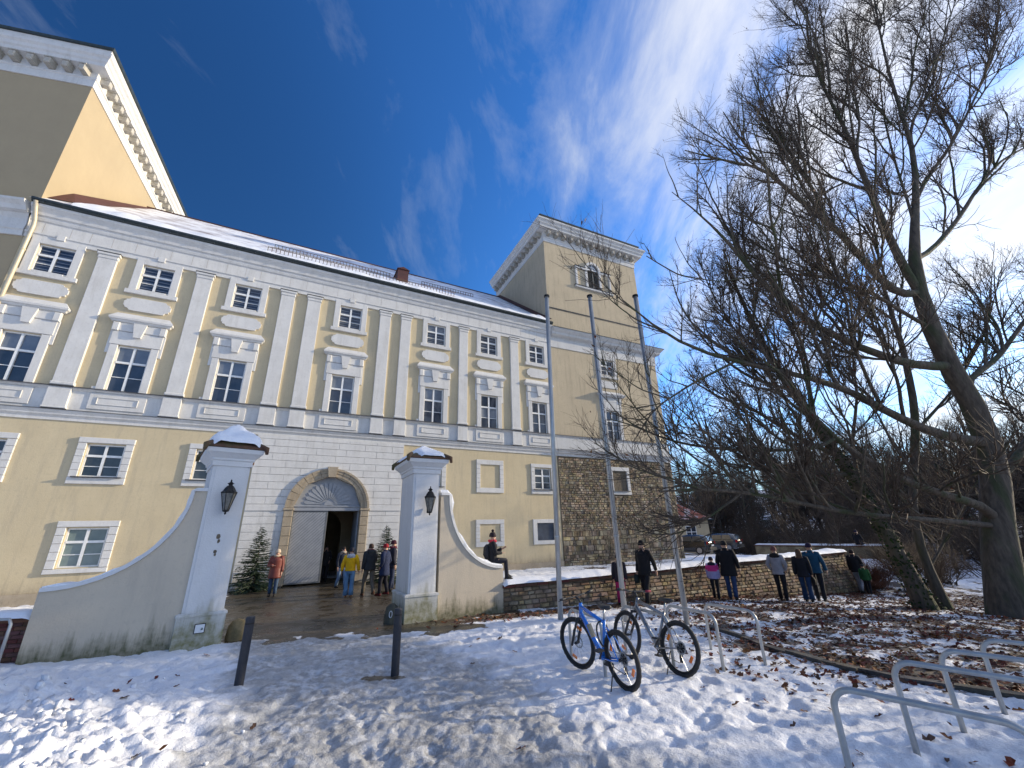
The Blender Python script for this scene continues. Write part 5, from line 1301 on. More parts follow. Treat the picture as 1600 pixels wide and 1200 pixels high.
def px_limb(pts):
    """limb given as (pixel x, pixel y, distance Y ahead of the camera, radius)"""
    P = np.array([list(atY(a, b, Y)) + [r] for a, b, Y, r in pts]); return P
def big_tree(name, label, trunk, limbs, seed, n1=13, n2=9, n3=7, leaves=900, ivy=0, cat='tree', group=None, nsc=3):
    rs = np.random.RandomState(seed)
    base = trunk[0][:3]
    t = thing(name, label, cat, tuple(base), 0, group)
    off = np.array(base)
    T = Tubes()
    def rs_(L_, K, rsc=.82):
        P = resample(L_, K); d = np.zeros((K, 3)); amp = P[:, 3:4] * .14; P[:, 3] *= rsc
        P[:, :3] += rs.randn(K, 3) * amp * np.linspace(0, 1, K)[:, None]; return P
    tr = rs_(trunk, 22, 1.0)
    # flared foot
    tr[:, 3] *= 1 + .35 * np.exp(-np.linspace(0, 1, 22) * 16)
    T.add(tr[None, :, :3] - off, tr[None, :, 3], 18)
    trunk_ob = link('trunk', T.mesh('trunk', M['bark']), t)
    B = Tubes(); LP = []; LR = []
    done = [tr]
    for L_ in limbs:
        # root every limb inside the stem it leaves
        A_ = np.concatenate(done); dd_ = np.linalg.norm(A_[:, :3] - L_[0, :3], axis=1) + .6 * np.abs(np.minimum(0, L_[0, 2] - A_[:, 2])); k_ = int(np.argmin(dd_))
        r0 = min(L_[0, 3], A_[k_, 3] * .9); root = np.append(A_[k_, :3], r0); L_ = np.concatenate([[root], L_[1:] if np.linalg.norm(L_[0, :3] - root[:3]) < .35 else L_])
        q = rs_(L_, 16); q[0, :3] = root[:3]; done.append(q); LP.append(q[:, :3]); LR.append(q[:, 3])
    LP = np.array(LP); LR = np.array(LR); B.add(LP - off, LR, 9)
    up = tr[11:, :][None]; up = np.array([resample(up[0], 16)])
    S0 = np.concatenate([LP, up[:, :, :3]]); R0 = np.concatenate([LR, up[:, :, 3]])
    PS, RS = spawn(rs, S0, R0, nsc, .22, .55, (18, 42), 16, trop=.05, wig=.07, rf=.3, rmin=.02, upb=1.2, taper=.22, lmax=6.5); RS = np.minimum(RS, .055 * np.linspace(1, .22, 16)[None])
    B.add(PS - off, RS, 7); S0 = np.concatenate([S0, PS]); R0 = np.concatenate([R0, RS])
    P1, R1 = spawn(rs, S0, R0, n1, .14, .44, (20, 50), 12, trop=.060, wig=.085, rf=.2, rmin=.009, upb=.9, taper=.3, lmax=3.3)
    R1 = np.minimum(R1, .034)
    B.add(P1 - off, R1, 6); link('limbs', B.mesh('limbs', M['bark']), t)
    C_ = Tubes()
    P2, R2 = spawn(rs, P1, R1, n2, .10, .52, (20, 54), 6, trop=.045, wig=.13, rf=.25, rmin=.0055, upb=.6); C_.add(P2 - off, R2, 3)
    P3, R3 = spawn(rs, P2, R2, n3, .08, .62, (22, 52), 4, trop=.04, wig=.17, rf=.25, rmin=.0033, lmin=.22, taper=.5); C_.add(P3 - off, R3, 3)
    link('crown', C_.mesh('crown', M['twig']), t, kind='stuff')
    if leaves:
        V, Q = leaf_quads(rs, P3 - off, .042, leaves); link('dry_leaves', fast_mesh('dry_leaves', V, Q, M['dryleaf'], rnd=np.repeat(rs.rand(leaves), 4)), t, kind='stuff')
    if ivy:
        n = ivy; k = rs.rand(n) ** 1.0 * 17; i0 = k.astype(int); f = (k - i0)[:, None]; c = tr[i0, :3] * (1 - f) + tr[i0 + 1, :3] * f; rad = tr[i0, 3]
        dv = norm(rs.randn(n, 3) * np.array([1, 1, .25])); c = c + dv * (rad * (.95 + .45 * rs.rand(n)))[:, None] - off
        a = norm(rs.randn(n, 3)); b = norm(np.cross(a, dv)); s_ = .05 * (.6 + .8 * rs.rand(n, 1))
        V = np.stack([c - a * s_, c + b * s_ * .6, c + a * s_, c - b * s_ * .6], 1).reshape(-1, 3); i = np.arange(n) * 4
        link('ivy', fast_mesh('ivy', V, np.stack([i, i + 1, i + 2, i + 3], 1), M['ivy'], rnd=np.repeat(rs.rand(n), 4)), t, kind='stuff')
    return t
def foot_px(a, b): return on_ground(a, b)
# --- the great tree at the right edge
Y0 = foot_px(1577, 962)[1]
gp_ = foot_px(1577, 962)
trA = [list(gp_ - np.array([0, 0, .3])) + [.40]] + [list(r) for r in px_limb([(1566, 900, Y0, .36), (1552, 820, Y0, .34), (1600, 740, Y0 + .1, .32), (1562, 690, Y0, .31), (1515, 620, Y0 - .2, .29), (1470, 556, Y0 - .4, .27), (1436, 480, Y0 - .5, .24), (1424, 412, Y0 - .6, .19), (1428, 350, Y0 - .7, .125), (1436, 270, Y0 - .7, .095), (1420, 205, Y0 - .8, .075), (1392, 132, Y0 - .9, .055), (1376, 60, Y0 - 1, .038), (1360, -40, Y0 - 1, .03)])]
trA[3] = list(px_limb([(1556, 750, Y0, .35)])[0])
LA = [
    [(1418, 440, Y0 - .6, .17), (1380, 345, Y0 - .9, .14), (1358, 298, Y0 - 1.1, .12), (1336, 240, Y0 - 1.3, .10), (1318, 192, Y0 - 1.5, .085), (1288, 144, Y0 - 1.7, .06), (1262, 80, Y0 - 1.9, .04), (1262, 10, Y0 - 2.0, .02)],
    [(1405, 470, Y0 - .6, .16), (1344, 402, Y0 - 1.2, .13), (1300, 348, Y0 - 1.6, .11), (1240, 308, Y0 - 2, .085), (1205, 270, Y0 - 2.2, .065), (1160, 225, Y0 - 2.5, .045), (1130, 175, Y0 - 2.8, .02)],
    [(1300, 350, Y0 - 1.6, .08), (1270, 290, Y0 - 1.5, .065), (1225, 240, Y0 - 1.6, .05), (1200, 190, Y0 - 1.7, .035), (1180, 120, Y0 - 1.8, .02)],
    [(1240, 308, Y0 - 2, .06), (1190, 262, Y0 - 2.4, .05), (1120, 248, Y0 - 2.8, .04), (1070, 235, Y0 - 3.2, .02)],
    [(1436, 290, Y0 - .7, .09), (1480, 240, Y0 - .3, .075), (1518, 165, Y0 + .1, .055), (1552, 90, Y0 + .3, .04), (1562, 10, Y0 + .4, .02)],
    [(1440, 412, Y0 - .4, .12), (1500, 340, Y0 + .2, .10), (1530, 290, Y0 + .5, .08), (1560, 250, Y0 + .7, .06), (1620, 222, Y0 + 1, .04), (1690, 190, Y0 + 1.2, .02)],
    [(1415, 205, Y0 - .8, .07), (1455, 140, Y0 - .6, .055), (1470, 70, Y0 - .5, .04), (1500, -20, Y0 - .4, .02)],
    [(1336, 240, Y0 - 1.3, .06), (1345, 190, Y0 - 1.0, .05), (1330, 120, Y0 - .9, .035), (1322, 40, Y0 - .9, .02)],
    # long limbs sweeping down left
    [(1478, 572, Y0 - .4, .20), (1440, 575, Y0 - .6, .17), (1380, 558, Y0 - 1.1, .14), (1292, 520, Y0 - 1.8, .12), (1240, 488, Y0 - 2.2, .10), (1196, 452, Y0 - 2.6, .08), (1150, 396, Y0 - 3, .055), (1120, 350, Y0 - 3.3, .04), (1078, 326, Y0 - 3.7, .025), (1050, 300, Y0 - 4, .012)],
    [(1552, 690, Y0 - .1, .22), (1500, 690, Y0 - .4, .18), (1440, 672, Y0 - .9, .15), (1360, 628, Y0 - 1.6, .125), (1300, 596, Y0 - 2.1, .105), (1216, 580, Y0 - 2.8, .08), (1136, 562, Y0 - 3.4, .06), (1060, 540, Y0 - 4, .045), (1004, 500, Y0 - 4.4, .03), (975, 470, Y0 - 4.7, .015)],
    [(1565, 800, Y0, .19), (1530, 788, Y0 - .4, .15), (1480, 775, Y0 - .8, .13), (1400, 748, Y0 - 1.5, .125), (1340, 712, Y0 - 2, .10), (1300, 684, Y0 - 2.3, .085), (1262, 640, Y0 - 2.7, .065), (1220, 590, Y0 - 3, .045), (1175, 520, Y0 - 3.3, .02)],
    [(1560, 812, Y0, .11), (1470, 813, Y0 - .8, .085), (1360, 806, Y0 - 1.7, .075), (1280, 794, Y0 - 2.3, .065), (1210, 776, Y0 - 2.9, .055), (1150, 766, Y0 - 3.4, .05), (1100, 762, Y0 - 3.8, .035), (1030, 768, Y0 - 4.4, .02)],
    [(1290, 700, Y0 - 2.3, .06), (1180, 705, Y0 - 3, .05), (1110, 700, Y0 - 3.5, .04), (1040, 690, Y0 - 4.1, .03), (985, 660, Y0 - 4.6, .018), (955, 655, Y0 - 4.9, .01)],
    [(1136, 562, Y0 - 3.4, .04), (1080, 600, Y0 - 3.8, .032), (1020, 640, Y0 - 4.3, .02), (990, 690, Y0 - 4.6, .012)],
    [(1500, 602, Y0 - .2, .13), (1560, 560, Y0 + .5, .10), (1600, 500, Y0 + .9, .08), (1660, 440, Y0 + 1.4, .05)],
    [(1590, 720, Y0, .16), (1620, 660, Y0 + .4, .12), (1680, 600, Y0 + .8, .08), (1740, 520, Y0 + 1.2, .04)],
    [(1430, 500, Y0 - .5, .08), (1360, 455, Y0 - 1.2, .06), (1290, 430, Y0 - 1.8, .05), (1210, 428, Y0 - 2.4, .035), (1120, 440, Y0 - 3, .02)],
    [(1120, 440, Y0 - 3.2, .03), (1060, 430, Y0 - 3.6, .025), (1010, 400, Y0 - 4, .015)],
    [(1424, 330, Y0 - .7, .06), (1400, 260, Y0 - .3, .05), (1380, 180, Y0 - .2, .04), (1372, 90, Y0 - .2, .02)],
]
big_tree('bare_tree', 'huge bare spreading tree at the right edge with long limbs reaching over the yard', trA, [px_limb(l) for l in LA], 5, n1=8, n2=9, n3=5.6, leaves=2200, nsc=4.6)
# --- ivy covered leaning tree
g = foot_px(1448, 951); Yb = g[1]
trB = [list(g - np.array([0, 0, .2])) + [.26]] + [list(r) for r in px_limb([(1425, 900, Yb, .21), (1397, 857, Yb, .19), (1376, 817, Yb, .18), (1352, 776, Yb - .1, .17), (1330, 742, Yb - .2, .165), (1300, 700, Yb - .3, .155), (1270, 655, Yb - .5, .14), (1240, 612, Yb - .7, .12), (1205, 560, Yb - .9, .11), (1178, 510, Yb - 1.1, .08), (1150, 450, Yb - 1.3, .05), (1130, 390, Yb - 1.4, .025)])]
LB = [[(1300, 700, Yb - .3, .10), (1240, 680, Yb - .6, .08), (1180, 640, Yb - 1, .06), (1120, 620, Yb - 1.4, .04), (1075, 590, Yb - 1.7, .02)],
      [(1270, 655, Yb - .5, .10), (1262, 590, Yb - .3, .08), (1240, 520, Yb - .2, .06), (1210, 450, Yb - .2, .04), (1190, 390, Yb - .2, .02)],
      [(1240, 612, Yb - .7, .08), (1170, 590, Yb - 1, .06), (1110, 545, Yb - 1.3, .04), (1070, 490, Yb - 1.6, .02)],
      [(1205, 560, Yb - .9, .06), (1150, 520, Yb - 1.2, .045), (1110, 455, Yb - 1.5, .03), (1090, 400, Yb - 1.7, .015)],
      [(1352, 776, Yb, .10), (1330, 700, Yb + .5, .08), (1340, 620, Yb + .9, .06), (1330, 540, Yb + 1.2, .03)],
      [(1330, 742, Yb - .2, .08), (1250, 745, Yb - .7, .06), (1170, 730, Yb - 1.2, .04), (1110, 720, Yb - 1.5, .02)]]
big_tree('leaning_tree', 'ivy covered tree leaning left, just left of the thick trunk at the right edge', trB, [px_limb(l) for l in LB], 9, n1=9, n2=9, n3=6, leaves=700, nsc=2, ivy=2600)
g = foot_px(1478, 951); Yc = g[1] + .1
trC = [list(g - np.array([0, 0, .2])) + [.17]] + [list(r) for r in px_limb([(1466, 920, Yc, .135), (1445, 880, Yc, .12), (1430, 838, Yc, .115), (1425, 780, Yc, .11), (1440, 730, Yc + .2, .14), (1474, 700, Yc + .3, .15), (1452, 644, Yc + .2, .13), (1418, 575, Yc, .11), (1404, 520, Yc, .09), (1380, 450, Yc - .2, .06), (1360, 380, Yc - .3, .03)])]
trC = [trC[0]] + trC[1:5] + [list(px_limb([(1428, 720, Yc, .135)])[0]), list(px_limb([(1432, 650, Yc, .12)])[0])] + trC[8:]
LC = [[(1427, 780, Yc, .07), (1370, 730, Yc - .3, .055), (1310, 660, Yc - .6, .04), (1270, 590, Yc - .8, .02)], [(1430, 680, Yc, .07), (1490, 610, Yc + .5, .055), (1540, 520, Yc + .9, .04), (1560, 440, Yc + 1.1, .02)],
      [(1418, 575, Yc, .06), (1350, 500, Yc - .5, .04), (1300, 440, Yc - .8, .02)], [(1445, 880, Yc, .05), (1490, 820, Yc + .4, .04), (1520, 760, Yc + .8, .02)]]
big_tree('slim_tree', 'slimmer bare tree rising between the ivy covered tree and the thick trunk', trC, [px_limb(l) for l in LC], 12, n1=8, n2=7, n3=5, leaves=250, nsc=1.5)

# --- generic bare trees for the wood, a few shapes shared by many trees
def wood_mesh(seed, H=14, r=.2, n1=26, n2=9, n3=5, spread=.42):
    rs = np.random.RandomState(seed); K = 12
    P = np.zeros((1, K, 3)); P[0, :, 2] = np.linspace(-.5, H * .92, K); P[0, :, :2] = np.cumsum(rs.randn(K, 2) * .18, 0)
    R = np.linspace(1, .12, K)[None] * r; T = Tubes(); T.add(P, R, 8); a = T.mesh('trunk', M['bark'])
    C_ = Tubes(); P1, R1 = spawn(rs, P, R, n1, .16, spread, (30, 62), 7, trop=.16, wig=.14, rf=.9, rmin=.015); C_.add(P1, R1, 4)
    P2, R2 = spawn(rs, P1, R1, n2, .1, .42, (25, 60), 5, trop=.10, wig=.2, rf=.8, rmin=.009); C_.add(P2, R2, 3)
    P3, R3 = spawn(rs, P2, R2, n3, .05, .5, (25, 65), 3, trop=.05, wig=.25, rf=.8, rmin=.006, lmin=.3, taper=.6); C_.add(P3, R3, 3)
    return a, C_.mesh('crown', M['twig'])
woods = [wood_mesh(40 + k, H=h_, r=r_, n1=n_) for k, (h_, r_, n_) in enumerate([(14, .2, 28), (12, .16, 26), (15, .22, 30), (10, .13, 26)])]
def spruce_mesh(seed, H=14, Rb=2.6, layers=46, per=11, dens=1.0, nsz=.16, z0=.8):
    rs = np.random.RandomState(seed); T = Tubes(); P = np.zeros((1, 6, 3)); P[0, :, 2] = np.linspace(-.3, H, 6); T.add(P, np.linspace(1, .05, 6)[None] * H * .012, 7); a = T.mesh('trunk', M['bark'])
    zs = np.repeat(z0 + (H - z0 - .05) * np.linspace(0, 1, layers) ** .92, per) + rs.randn(layers * per) * H * .006; n = len(zs)
    f = np.clip((H - zs) / (H - z0), 0, 1); ln = Rb * f ** .85 * (.6 + .55 * rs.rand(n)) + H * .012; az_ = rs.rand(n) * 2 * pi; dr = np.radians(-8 - 18 * f + 22 * (1 - f))
    dirs = np.stack([np.cos(az_) * np.cos(dr), np.sin(az_) * np.cos(dr), np.sin(dr)], 1)
    K = 4; tt = np.linspace(0, 1, K)[None, :, None]; st = np.stack([0 * zs, 0 * zs, zs], 1)
    PB = st[:, None] + dirs[:, None] * ln[:, None, None] * tt; PB[:, :, 2] += .18 * ln[:, None] * (np.linspace(0, 1, K) ** 2)[None]
    B = Tubes(); B.add(PB, np.linspace(1, .3, K)[None] * (ln * .012 + .004)[:, None], 3)
    # needles: flat sprays both sides of each branch
    m_ = np.maximum(3, (ln * dens / nsz * 2.4)).astype(int); I = np.repeat(np.arange(n), m_); q = len(I); u = .12 + .9 * rs.rand(q); c = st[I] + dirs[I] * (ln[I] * u)[:, None]; c[:, 2] += .18 * ln[I] * u ** 2
    side = norm(np.cross(dirs[I], [0, 0, 1.0])) * np.where(rs.rand(q) < .5, 1, -1)[:, None]; d = norm(side * (.5 + .6 * rs.rand(q, 1)) + dirs[I] * .8 + rs.randn(q, 3) * .16 - np.array([0, 0, .22])); s_ = (nsz * (.6 + .8 * rs.rand(q)) * (.45 + .55 * f[I]))[:, None]
    wv = norm(np.cross(d, [0, 0, 1.0]) + rs.randn(q, 3) * .45) * s_ * .17
    V = np.stack([c - wv * .6, c + wv * .6, c + d * s_ + wv, c + d * s_ * 1.2, c + d * s_ - wv], 1).reshape(-1, 3); i = np.arange(q) * 5
    nb = B.n; V = np.concatenate([np.concatenate(B.V), V]); Qb = np.concatenate(B.Q)
    Q = np.concatenate([Qb, np.stack([i, i + 1, i + 2, i + 4], 1) + nb]); Tt = np.stack([i + 4, i + 2, i + 3], 1) + nb
    return a, fast_mesh('crown', V, Q, M['needle'], T=Tt, rnd=np.concatenate([np.full(nb, .5), np.repeat(rs.rand(q), 5)]), smooth=False)
spruces = [spruce_mesh(70, 15, 3.0), spruce_mesh(71, 12, 2.6)]
def put(meshes, name, label, cat, x, y, sc=1., rz=0., group=None, szf=1.):
    t = thing(name, label, cat, (x, y, Gz(x, y) - .1), rz, group); t.scale = (sc, sc, sc * szf)
    link('trunk', meshes[0], t); link('crown', meshes[1], t); return t
rsb = np.random.RandomState(21); placed = 0
for k in range(150):
    A_ = radians(rsb.uniform(21.5, 66)); R_ = rsb.uniform(48, 125)
    x, y = R_ * sin(A_), R_ * cos(A_); s_, w_ = sw(x, y)
    if R_ < 60 and rsb.rand() < .5: continue
    m_ = woods[rsb.randint(4)]
    put(m_, 'woodland_tree', 'bare leafless tree in the dense wood behind the garden wall', 'tree', x, y, rsb.uniform(.75, 1.15), rsb.rand() * 6.28, 'bare trees of the wood')
    placed += 1
for k in range(34):
    A_ = radians(rsb.uniform(21, 50)); R_ = rsb.uniform(60, 130); x, y = R_ * sin(A_), R_ * cos(A_)
    put(spruces[k % 2], 'woodland_spruce', 'dark spruce among the bare trees of the wood', 'spruce', x, y, rsb.uniform(.8, 1.1), rsb.rand() * 6, 'spruces of the wood')
for (px_, py_, Y_, H_, lab) in ((1085, 738, 62, 1, 'dark spruce showing just right of the stone tower base'), (1152, 690, 70, 1, 'tall dark spruce standing out above the wood'), (1122, 705, 66, 1, 'slightly lower dark spruce left of the tallest spruce'), (1185, 715, 72, 1, 'dark spruce right of the tallest spruce')):
    P_ = atY(px_, py_, Y_); gz = Gz(P_[0], P_[1]); put(spruces[0], 'spruce_tree', lab, 'spruce', P_[0], P_[1], (P_[2] - gz) / 15, rsb.rand() * 6)
# midground bare trees and scrub between wall and wood
mid_ = [(1260, 872, 34, .5, 'thin bare tree standing in the snow behind the end of the garden wall'), (1315, 880, 30, .42, 'slender bare tree between the wall end and the leaning tree'), (1500, 890, 28, .55, 'bare tree seen between the two thick trunks'), (1190, 845, 46, .55, 'bare tree right behind the parked cars'), (1400, 870, 38, .6, 'bare tree behind the ivy covered trunk')]
for k, (a, b, Y_, sc, lab) in enumerate(mid_):
    P_ = atY(a, b, Y_); put(woods[k % 4], 'young_tree', lab, 'tree', P_[0], P_[1], sc, k)
def shrub_mesh(seed, R_=1.2, H=1.6, n=60, twig=None):
    rs = np.random.RandomState(seed); K = 6; P = np.zeros((n, K, 3)); az_ = rs.rand(n) * 2 * pi; P[:, 0, :2] = rs.randn(n, 2) * .15; d = norm(np.stack([np.cos(az_) * .6, np.sin(az_) * .6, np.full(n, 1.)], 1) + rs.randn(n, 3) * .2)
    for q in range(1, K): d = norm(d + rs.randn(n, 3) * .18); P[:, q] = P[:, q - 1] + d * (H / K) * (.7 + .6 * rs.rand(n, 1))
    R = np.linspace(1, .3, K)[None] * np.full((n, 1), .012); T = Tubes(); T.add(P, R, 3); P1, R1 = spawn(rs, P, R, 9, .2, .4, (20, 55), 4, rmin=.004); T.add(P1, R1, 3)
    P2, R2 = spawn(rs, P1, R1, 4, .2, .5, (20, 55), 3, rmin=.003); T.add(P2, R2, 3)
    return T.mesh('branches', twig or M['twig'])
M['redtwig'] = mat('reddish_twigs', (.16, .060, .035), (.24, .10, .05), rough=.8, scale=3)
shr = [shrub_mesh(3), shrub_mesh(4, 1.5, 2.0, 80)]; shr_red = shrub_mesh(5, 1.2, 1.3, 110, M['redtwig'])
def shrub(mesh, lab, x, y, sc, group=None):
    o = link('shrub', mesh, None, (x, y, Gz(x, y) - .05), (0, 0, x), None, lab, 'shrub', group); o.scale = (sc,) * 3; return o
P_ = foot_px(1392, 925); shrub(shr_red, 'reddish brown leafless bush left of the ivy covered trunk', P_[0], P_[1] + .8, 1.0)
for k, (a, b, sc, lab) in enumerate([(1350, 905, 1.0, 'low grey bush by the end of the garden wall'), (1500, 935, 1.3, 'brown bush between the slim tree and the thick trunk'), (1535, 925, 1.2, 'leafless bush close behind the thick trunk'), (1455, 915, 1.1, 'thin bush behind the leaning tree')]):
    P_ = foot_px(a, b); shrub(shr[k % 2], lab, P_[0], P_[1] + 1.5, sc)
for k in range(46):
    A_ = radians(rsb.uniform(24, 64)); R_ = rsb.uniform(34, 75); x, y = R_ * sin(A_), R_ * cos(A_); s_, w_ = sw(x, y)
    if s_ < 33 and w_ < 12: continue
    shrub(shr[k % 2], 'leafless scrub bush on the snowy slope behind the garden wall', x, y, rsb.uniform(1.4, 2.6), 'scrub on the far slope')
# trees out of frame to the right: they stand along the yard and shade it
for k, (x, y, sc, lab) in enumerate([(23, 14.2, .75, 'bare tree standing beyond the right edge of the view, behind the great tree'), (19.5, 8.6, .8, 'bare tree beyond the right edge of the view, level with the rack hoops'), (27, 10.5, .95, 'bare tree beyond the right edge of the view, farther off')]):
    put(woods[(k + 1) % 4], 'yard_tree', lab, 'tree', x, y, sc, k * 2.)

# --- the two fir trees by the gateway
near_fir = spruce_mesh(80, 2.55, .90, layers=30, per=13, dens=2.6, nsz=.085, z0=.12)
for s_, w_, sc, lab in ((-1.85, 1.0, 1.0, 'green fir tree set up left of the gateway'), (3.42, 1.25, .98, 'green fir tree right of the gateway, half hidden by people')):
    x, y = P0[:2] + UU * s_ + NN * w_; t = put(near_fir, 'fir_tree', lab, 'fir', x, y, sc, s_); t.location.z = Gz(x, y) + .02

# ---------------------------------------------------------------- fallen leaves
rl = np.random.RandomState(33); n0 = 90000
A_ = np.radians(rl.uniform(-50, 62, n0)); R_ = 2 + 24 * rl.rand(n0) ** .8; x = R_ * np.sin(A_); y = R_ * np.cos(A_)
sn, sl, we, ba = masks(x, y); s_, w_ = sw(x, y)
pr_ = np.clip(ba * 1.0 + 0.005 + .035 * sstep(1.5, 5.5, x) + .01 * sstep(.55, .7, fbm(x * 1.3, y * 1.3, 3)), 0, 1) * (1 - .85 * sl) * (1 - .6 * we); pr_[(w_ < 11.9) & (s_ > 4)] = 0; pr_[(x < -1) & (y > 8.8)] *= .3
keep = rl.rand(n0) < pr_ * .75; x, y = x[keep], y[keep]; n = len(x)
z = G(x, y) + .012
th = rl.rand(n) * 2 * pi; sz = .028 + .034 * rl.rand(n); tilt = rl.randn(n, 2) * .35
shape = np.array([(-1, 0), (-.45, .62), (.2, .42), (.55, .75), (1.15, 0), (.5, -.7), (.15, -.4), (-.5, -.58)]); curl = np.array([.25, .5, .1, .55, .1, .5, .12, .45])
lx_ = shape[None, :, 0] * sz[:, None]; ly_ = shape[None, :, 1] * sz[:, None]
X3 = x[:, None] + lx_ * np.cos(th)[:, None] - ly_ * np.sin(th)[:, None]; Y3 = y[:, None] + lx_ * np.sin(th)[:, None] + ly_ * np.cos(th)[:, None]
Z3 = z[:, None] + curl[None] * sz[:, None] * rl.rand(n, 1) + lx_ * tilt[:, :1] + ly_ * tilt[:, 1:]
V = np.stack([X3, Y3, np.maximum(Z3, z[:, None] - .01)], -1).reshape(-1, 3); i = np.arange(n) * 8
Q = np.concatenate([np.stack([i, i + 7, i + 2, i + 1], 1), np.stack([i + 7, i + 6, i + 3, i + 2], 1), np.stack([i + 6, i + 5, i + 4, i + 3], 1)])
link('fallen_leaves', fast_mesh('fallen_leaves', V, Q, M['litter'], rnd=np.repeat(rl.rand(n), 8), smooth=False), kind='stuff', label='brown fallen leaves scattered over the snow and bare earth', cat='leaves')
# twigs and clods of snow on the heap
rl = np.random.RandomState(5); q = MB()
for k in range(260):
    t_ = rl.rand(); cx, cy = (np.array([-8.2, 6.4]) * (1 - t_) + np.array([-3.4, 3.4]) * t_) + rl.randn(2) * .75
    r = .02 + .045 * rl.rand() ** 3; v = norm(rl.randn(8, 3)) 
    c = np.array([(a, b, d) for d in (-1, 1) for b in (-1, 1) for a in (-1, 1)]) * .6 + v * .35
    q.add(c * r + np.array([cx, cy, Gz(cx, cy) + r * .35]), [(0, 2, 3, 1), (4, 5, 7, 6), (0, 1, 5, 4), (2, 6, 7, 3), (0, 4, 6, 2), (1, 3, 7, 5)], smooth=True)
q.build('snow_clods', M['snow_dirty'], kind='stuff', label='loose clods of snow lying on the heap and path', cat='snow')
# ---------------------------------------------------------------- cars on the terrace
M['carpaint'] = mat('black_car_paint', (.012, .014, .016), (.02, .022, .024), rough=.2, coat=1.0, scale=2)
M['carpaint2'] = mat('dark_grey_car_paint', (.04, .042, .045), (.055, .057, .06), rough=.22, coat=1.0, scale=2)
M['carglass'] = mat('car_glass', (.05, .06, .065), (.08, .09, .095), rough=.05, coat=.5)
M['tail'] = mat('red_tail_light', (.55, .02, .02), (.4, .015, .015), rough=.2, coat=.8)
M['alloy'] = mat('alloy_wheel', (.45, .45, .46), rough=.35, metal=.8)
def car(label, x, y, head, paint):
    t = thing('parked_car', label, 'car', (x, y, .0), pi / 2 - head, 'parked cars')
    # sections along the length (x forward): x, half width, z under, z belt, z roof, half width roof
    S = [(-2.02, .70, .38, .78, .80, .60), (-1.95, .80, .30, .95, 1.02, .64), (-1.70, .85, .22, .98, 1.36, .60), (-1.2, .87, .20, .97, 1.47, .58), (-.3, .88, .20, .95, 1.50, .58), (.45, .88, .20, .93, 1.40, .58), (1.05, .87, .20, .92, .98, .66), (1.6, .84, .22, .84, .86, .62), (1.95, .74, .28, .68, .70, .55), (2.05, .60, .36, .56, .58, .45)]
    q = MB(); V = []
    for X_, w, a, b, c, wr in S: V += [(X_, -w * .92, a), (X_, -w, a + .18), (X_, -w, b - .06), (X_, -w * .95, b), (X_, -wr, c), (X_, wr, c), (X_, w * .95, b), (X_, w, b - .06), (X_, w, a + .18), (X_, w * .92, a)]
    f = [(i * 10 + j, i * 10 + (j + 1) % 10, (i + 1) * 10 + (j + 1) % 10, (i + 1) * 10 + j) for i in range(len(S) - 1) for j in range(10)] + [tuple(range(9, -1, -1)), tuple((len(S) - 1) * 10 + j for j in range(10))]
    q.add(V, f, smooth=True); q.build('body', M[paint], t)
    for sg in (-1, 1):
        for x0, x1, u0, u1 in ((-1.55, -.75, .16, 0), (-.68, .12, 0, 0), (.2, .78, 0, -.26)):
            w = MB(); h0, h1 = 1.0, 1.38
            w.add([(x0 - u0 * 0, sg * .862, h0), (x1, sg * .862, h0), (x1 + u1, sg * .655, h1), (x0 + u0, sg * .655, h1)], [(0, 1, 2, 3) if sg < 0 else (3, 2, 1, 0)]); w.build('side_window', M['carglass'], t)
        w = MB(); w.box(-2.0, -1.86, min(sg * .60, sg * .83), max(sg * .60, sg * .83), .74, .96); w.build('tail_light', M['tail'], t)
        w = MB(); w.box(.62, .8, min(sg * .88, sg * 1.02), max(sg * .88, sg * 1.02), .95, 1.07); w.build('door_mirror', M[paint], t)
    w = MB(); w.add([(-1.985, -.56, 1.0), (-1.985, .56, 1.0), (-1.76, .5, 1.36), (-1.76, -.5, 1.36)], [(3, 2, 1, 0)]); w.build('rear_window', M['carglass'], t)
    w = MB(); w.box(-2.10, -1.9, -.8, .8, .30, .55); w.build('bumper', M['blackp'], t)
    w = MB(); w.box(-2.06, -2.03, -.26, .26, .62, .73); w.build('number_plate', M['plaque'], t)
    for X_ in (-1.25, 1.3):
        for sg in (-1, 1):
            w = MB(); A = np.linspace(0, 2 * pi, 21)[:-1]; y0, y1 = sg * .72, sg * .90
            prof = [(.31, y0), (.31, y1 - sg * .02), (.29, y1), (.21, y1)]
            V = [(X_ + r * cos(a), yy, .31 + r * sin(a)) for r, yy in prof for a in A]
            w.add(V, [(i * 20 + j, i * 20 + (j + 1) % 20, (i + 1) * 20 + (j + 1) % 20, (i + 1) * 20 + j) for i in range(3) for j in range(20)]); wh = w.build('wheel', M['tyre'], t)
            w = MB(); w.add([(X_ + .2 * cos(a), sg * .885, .31 + .2 * sin(a)) for a in A], [tuple(range(20))]); w.build('rim', M['alloy'], wh)
    return t
car('black hatchback parked nearer, right beside the stone tower', 14.3, 37.4, radians(-48), 'carpaint')
car('dark grey hatchback parked to the right of the black one', 18.6, 41.4, radians(-48), 'carpaint2')

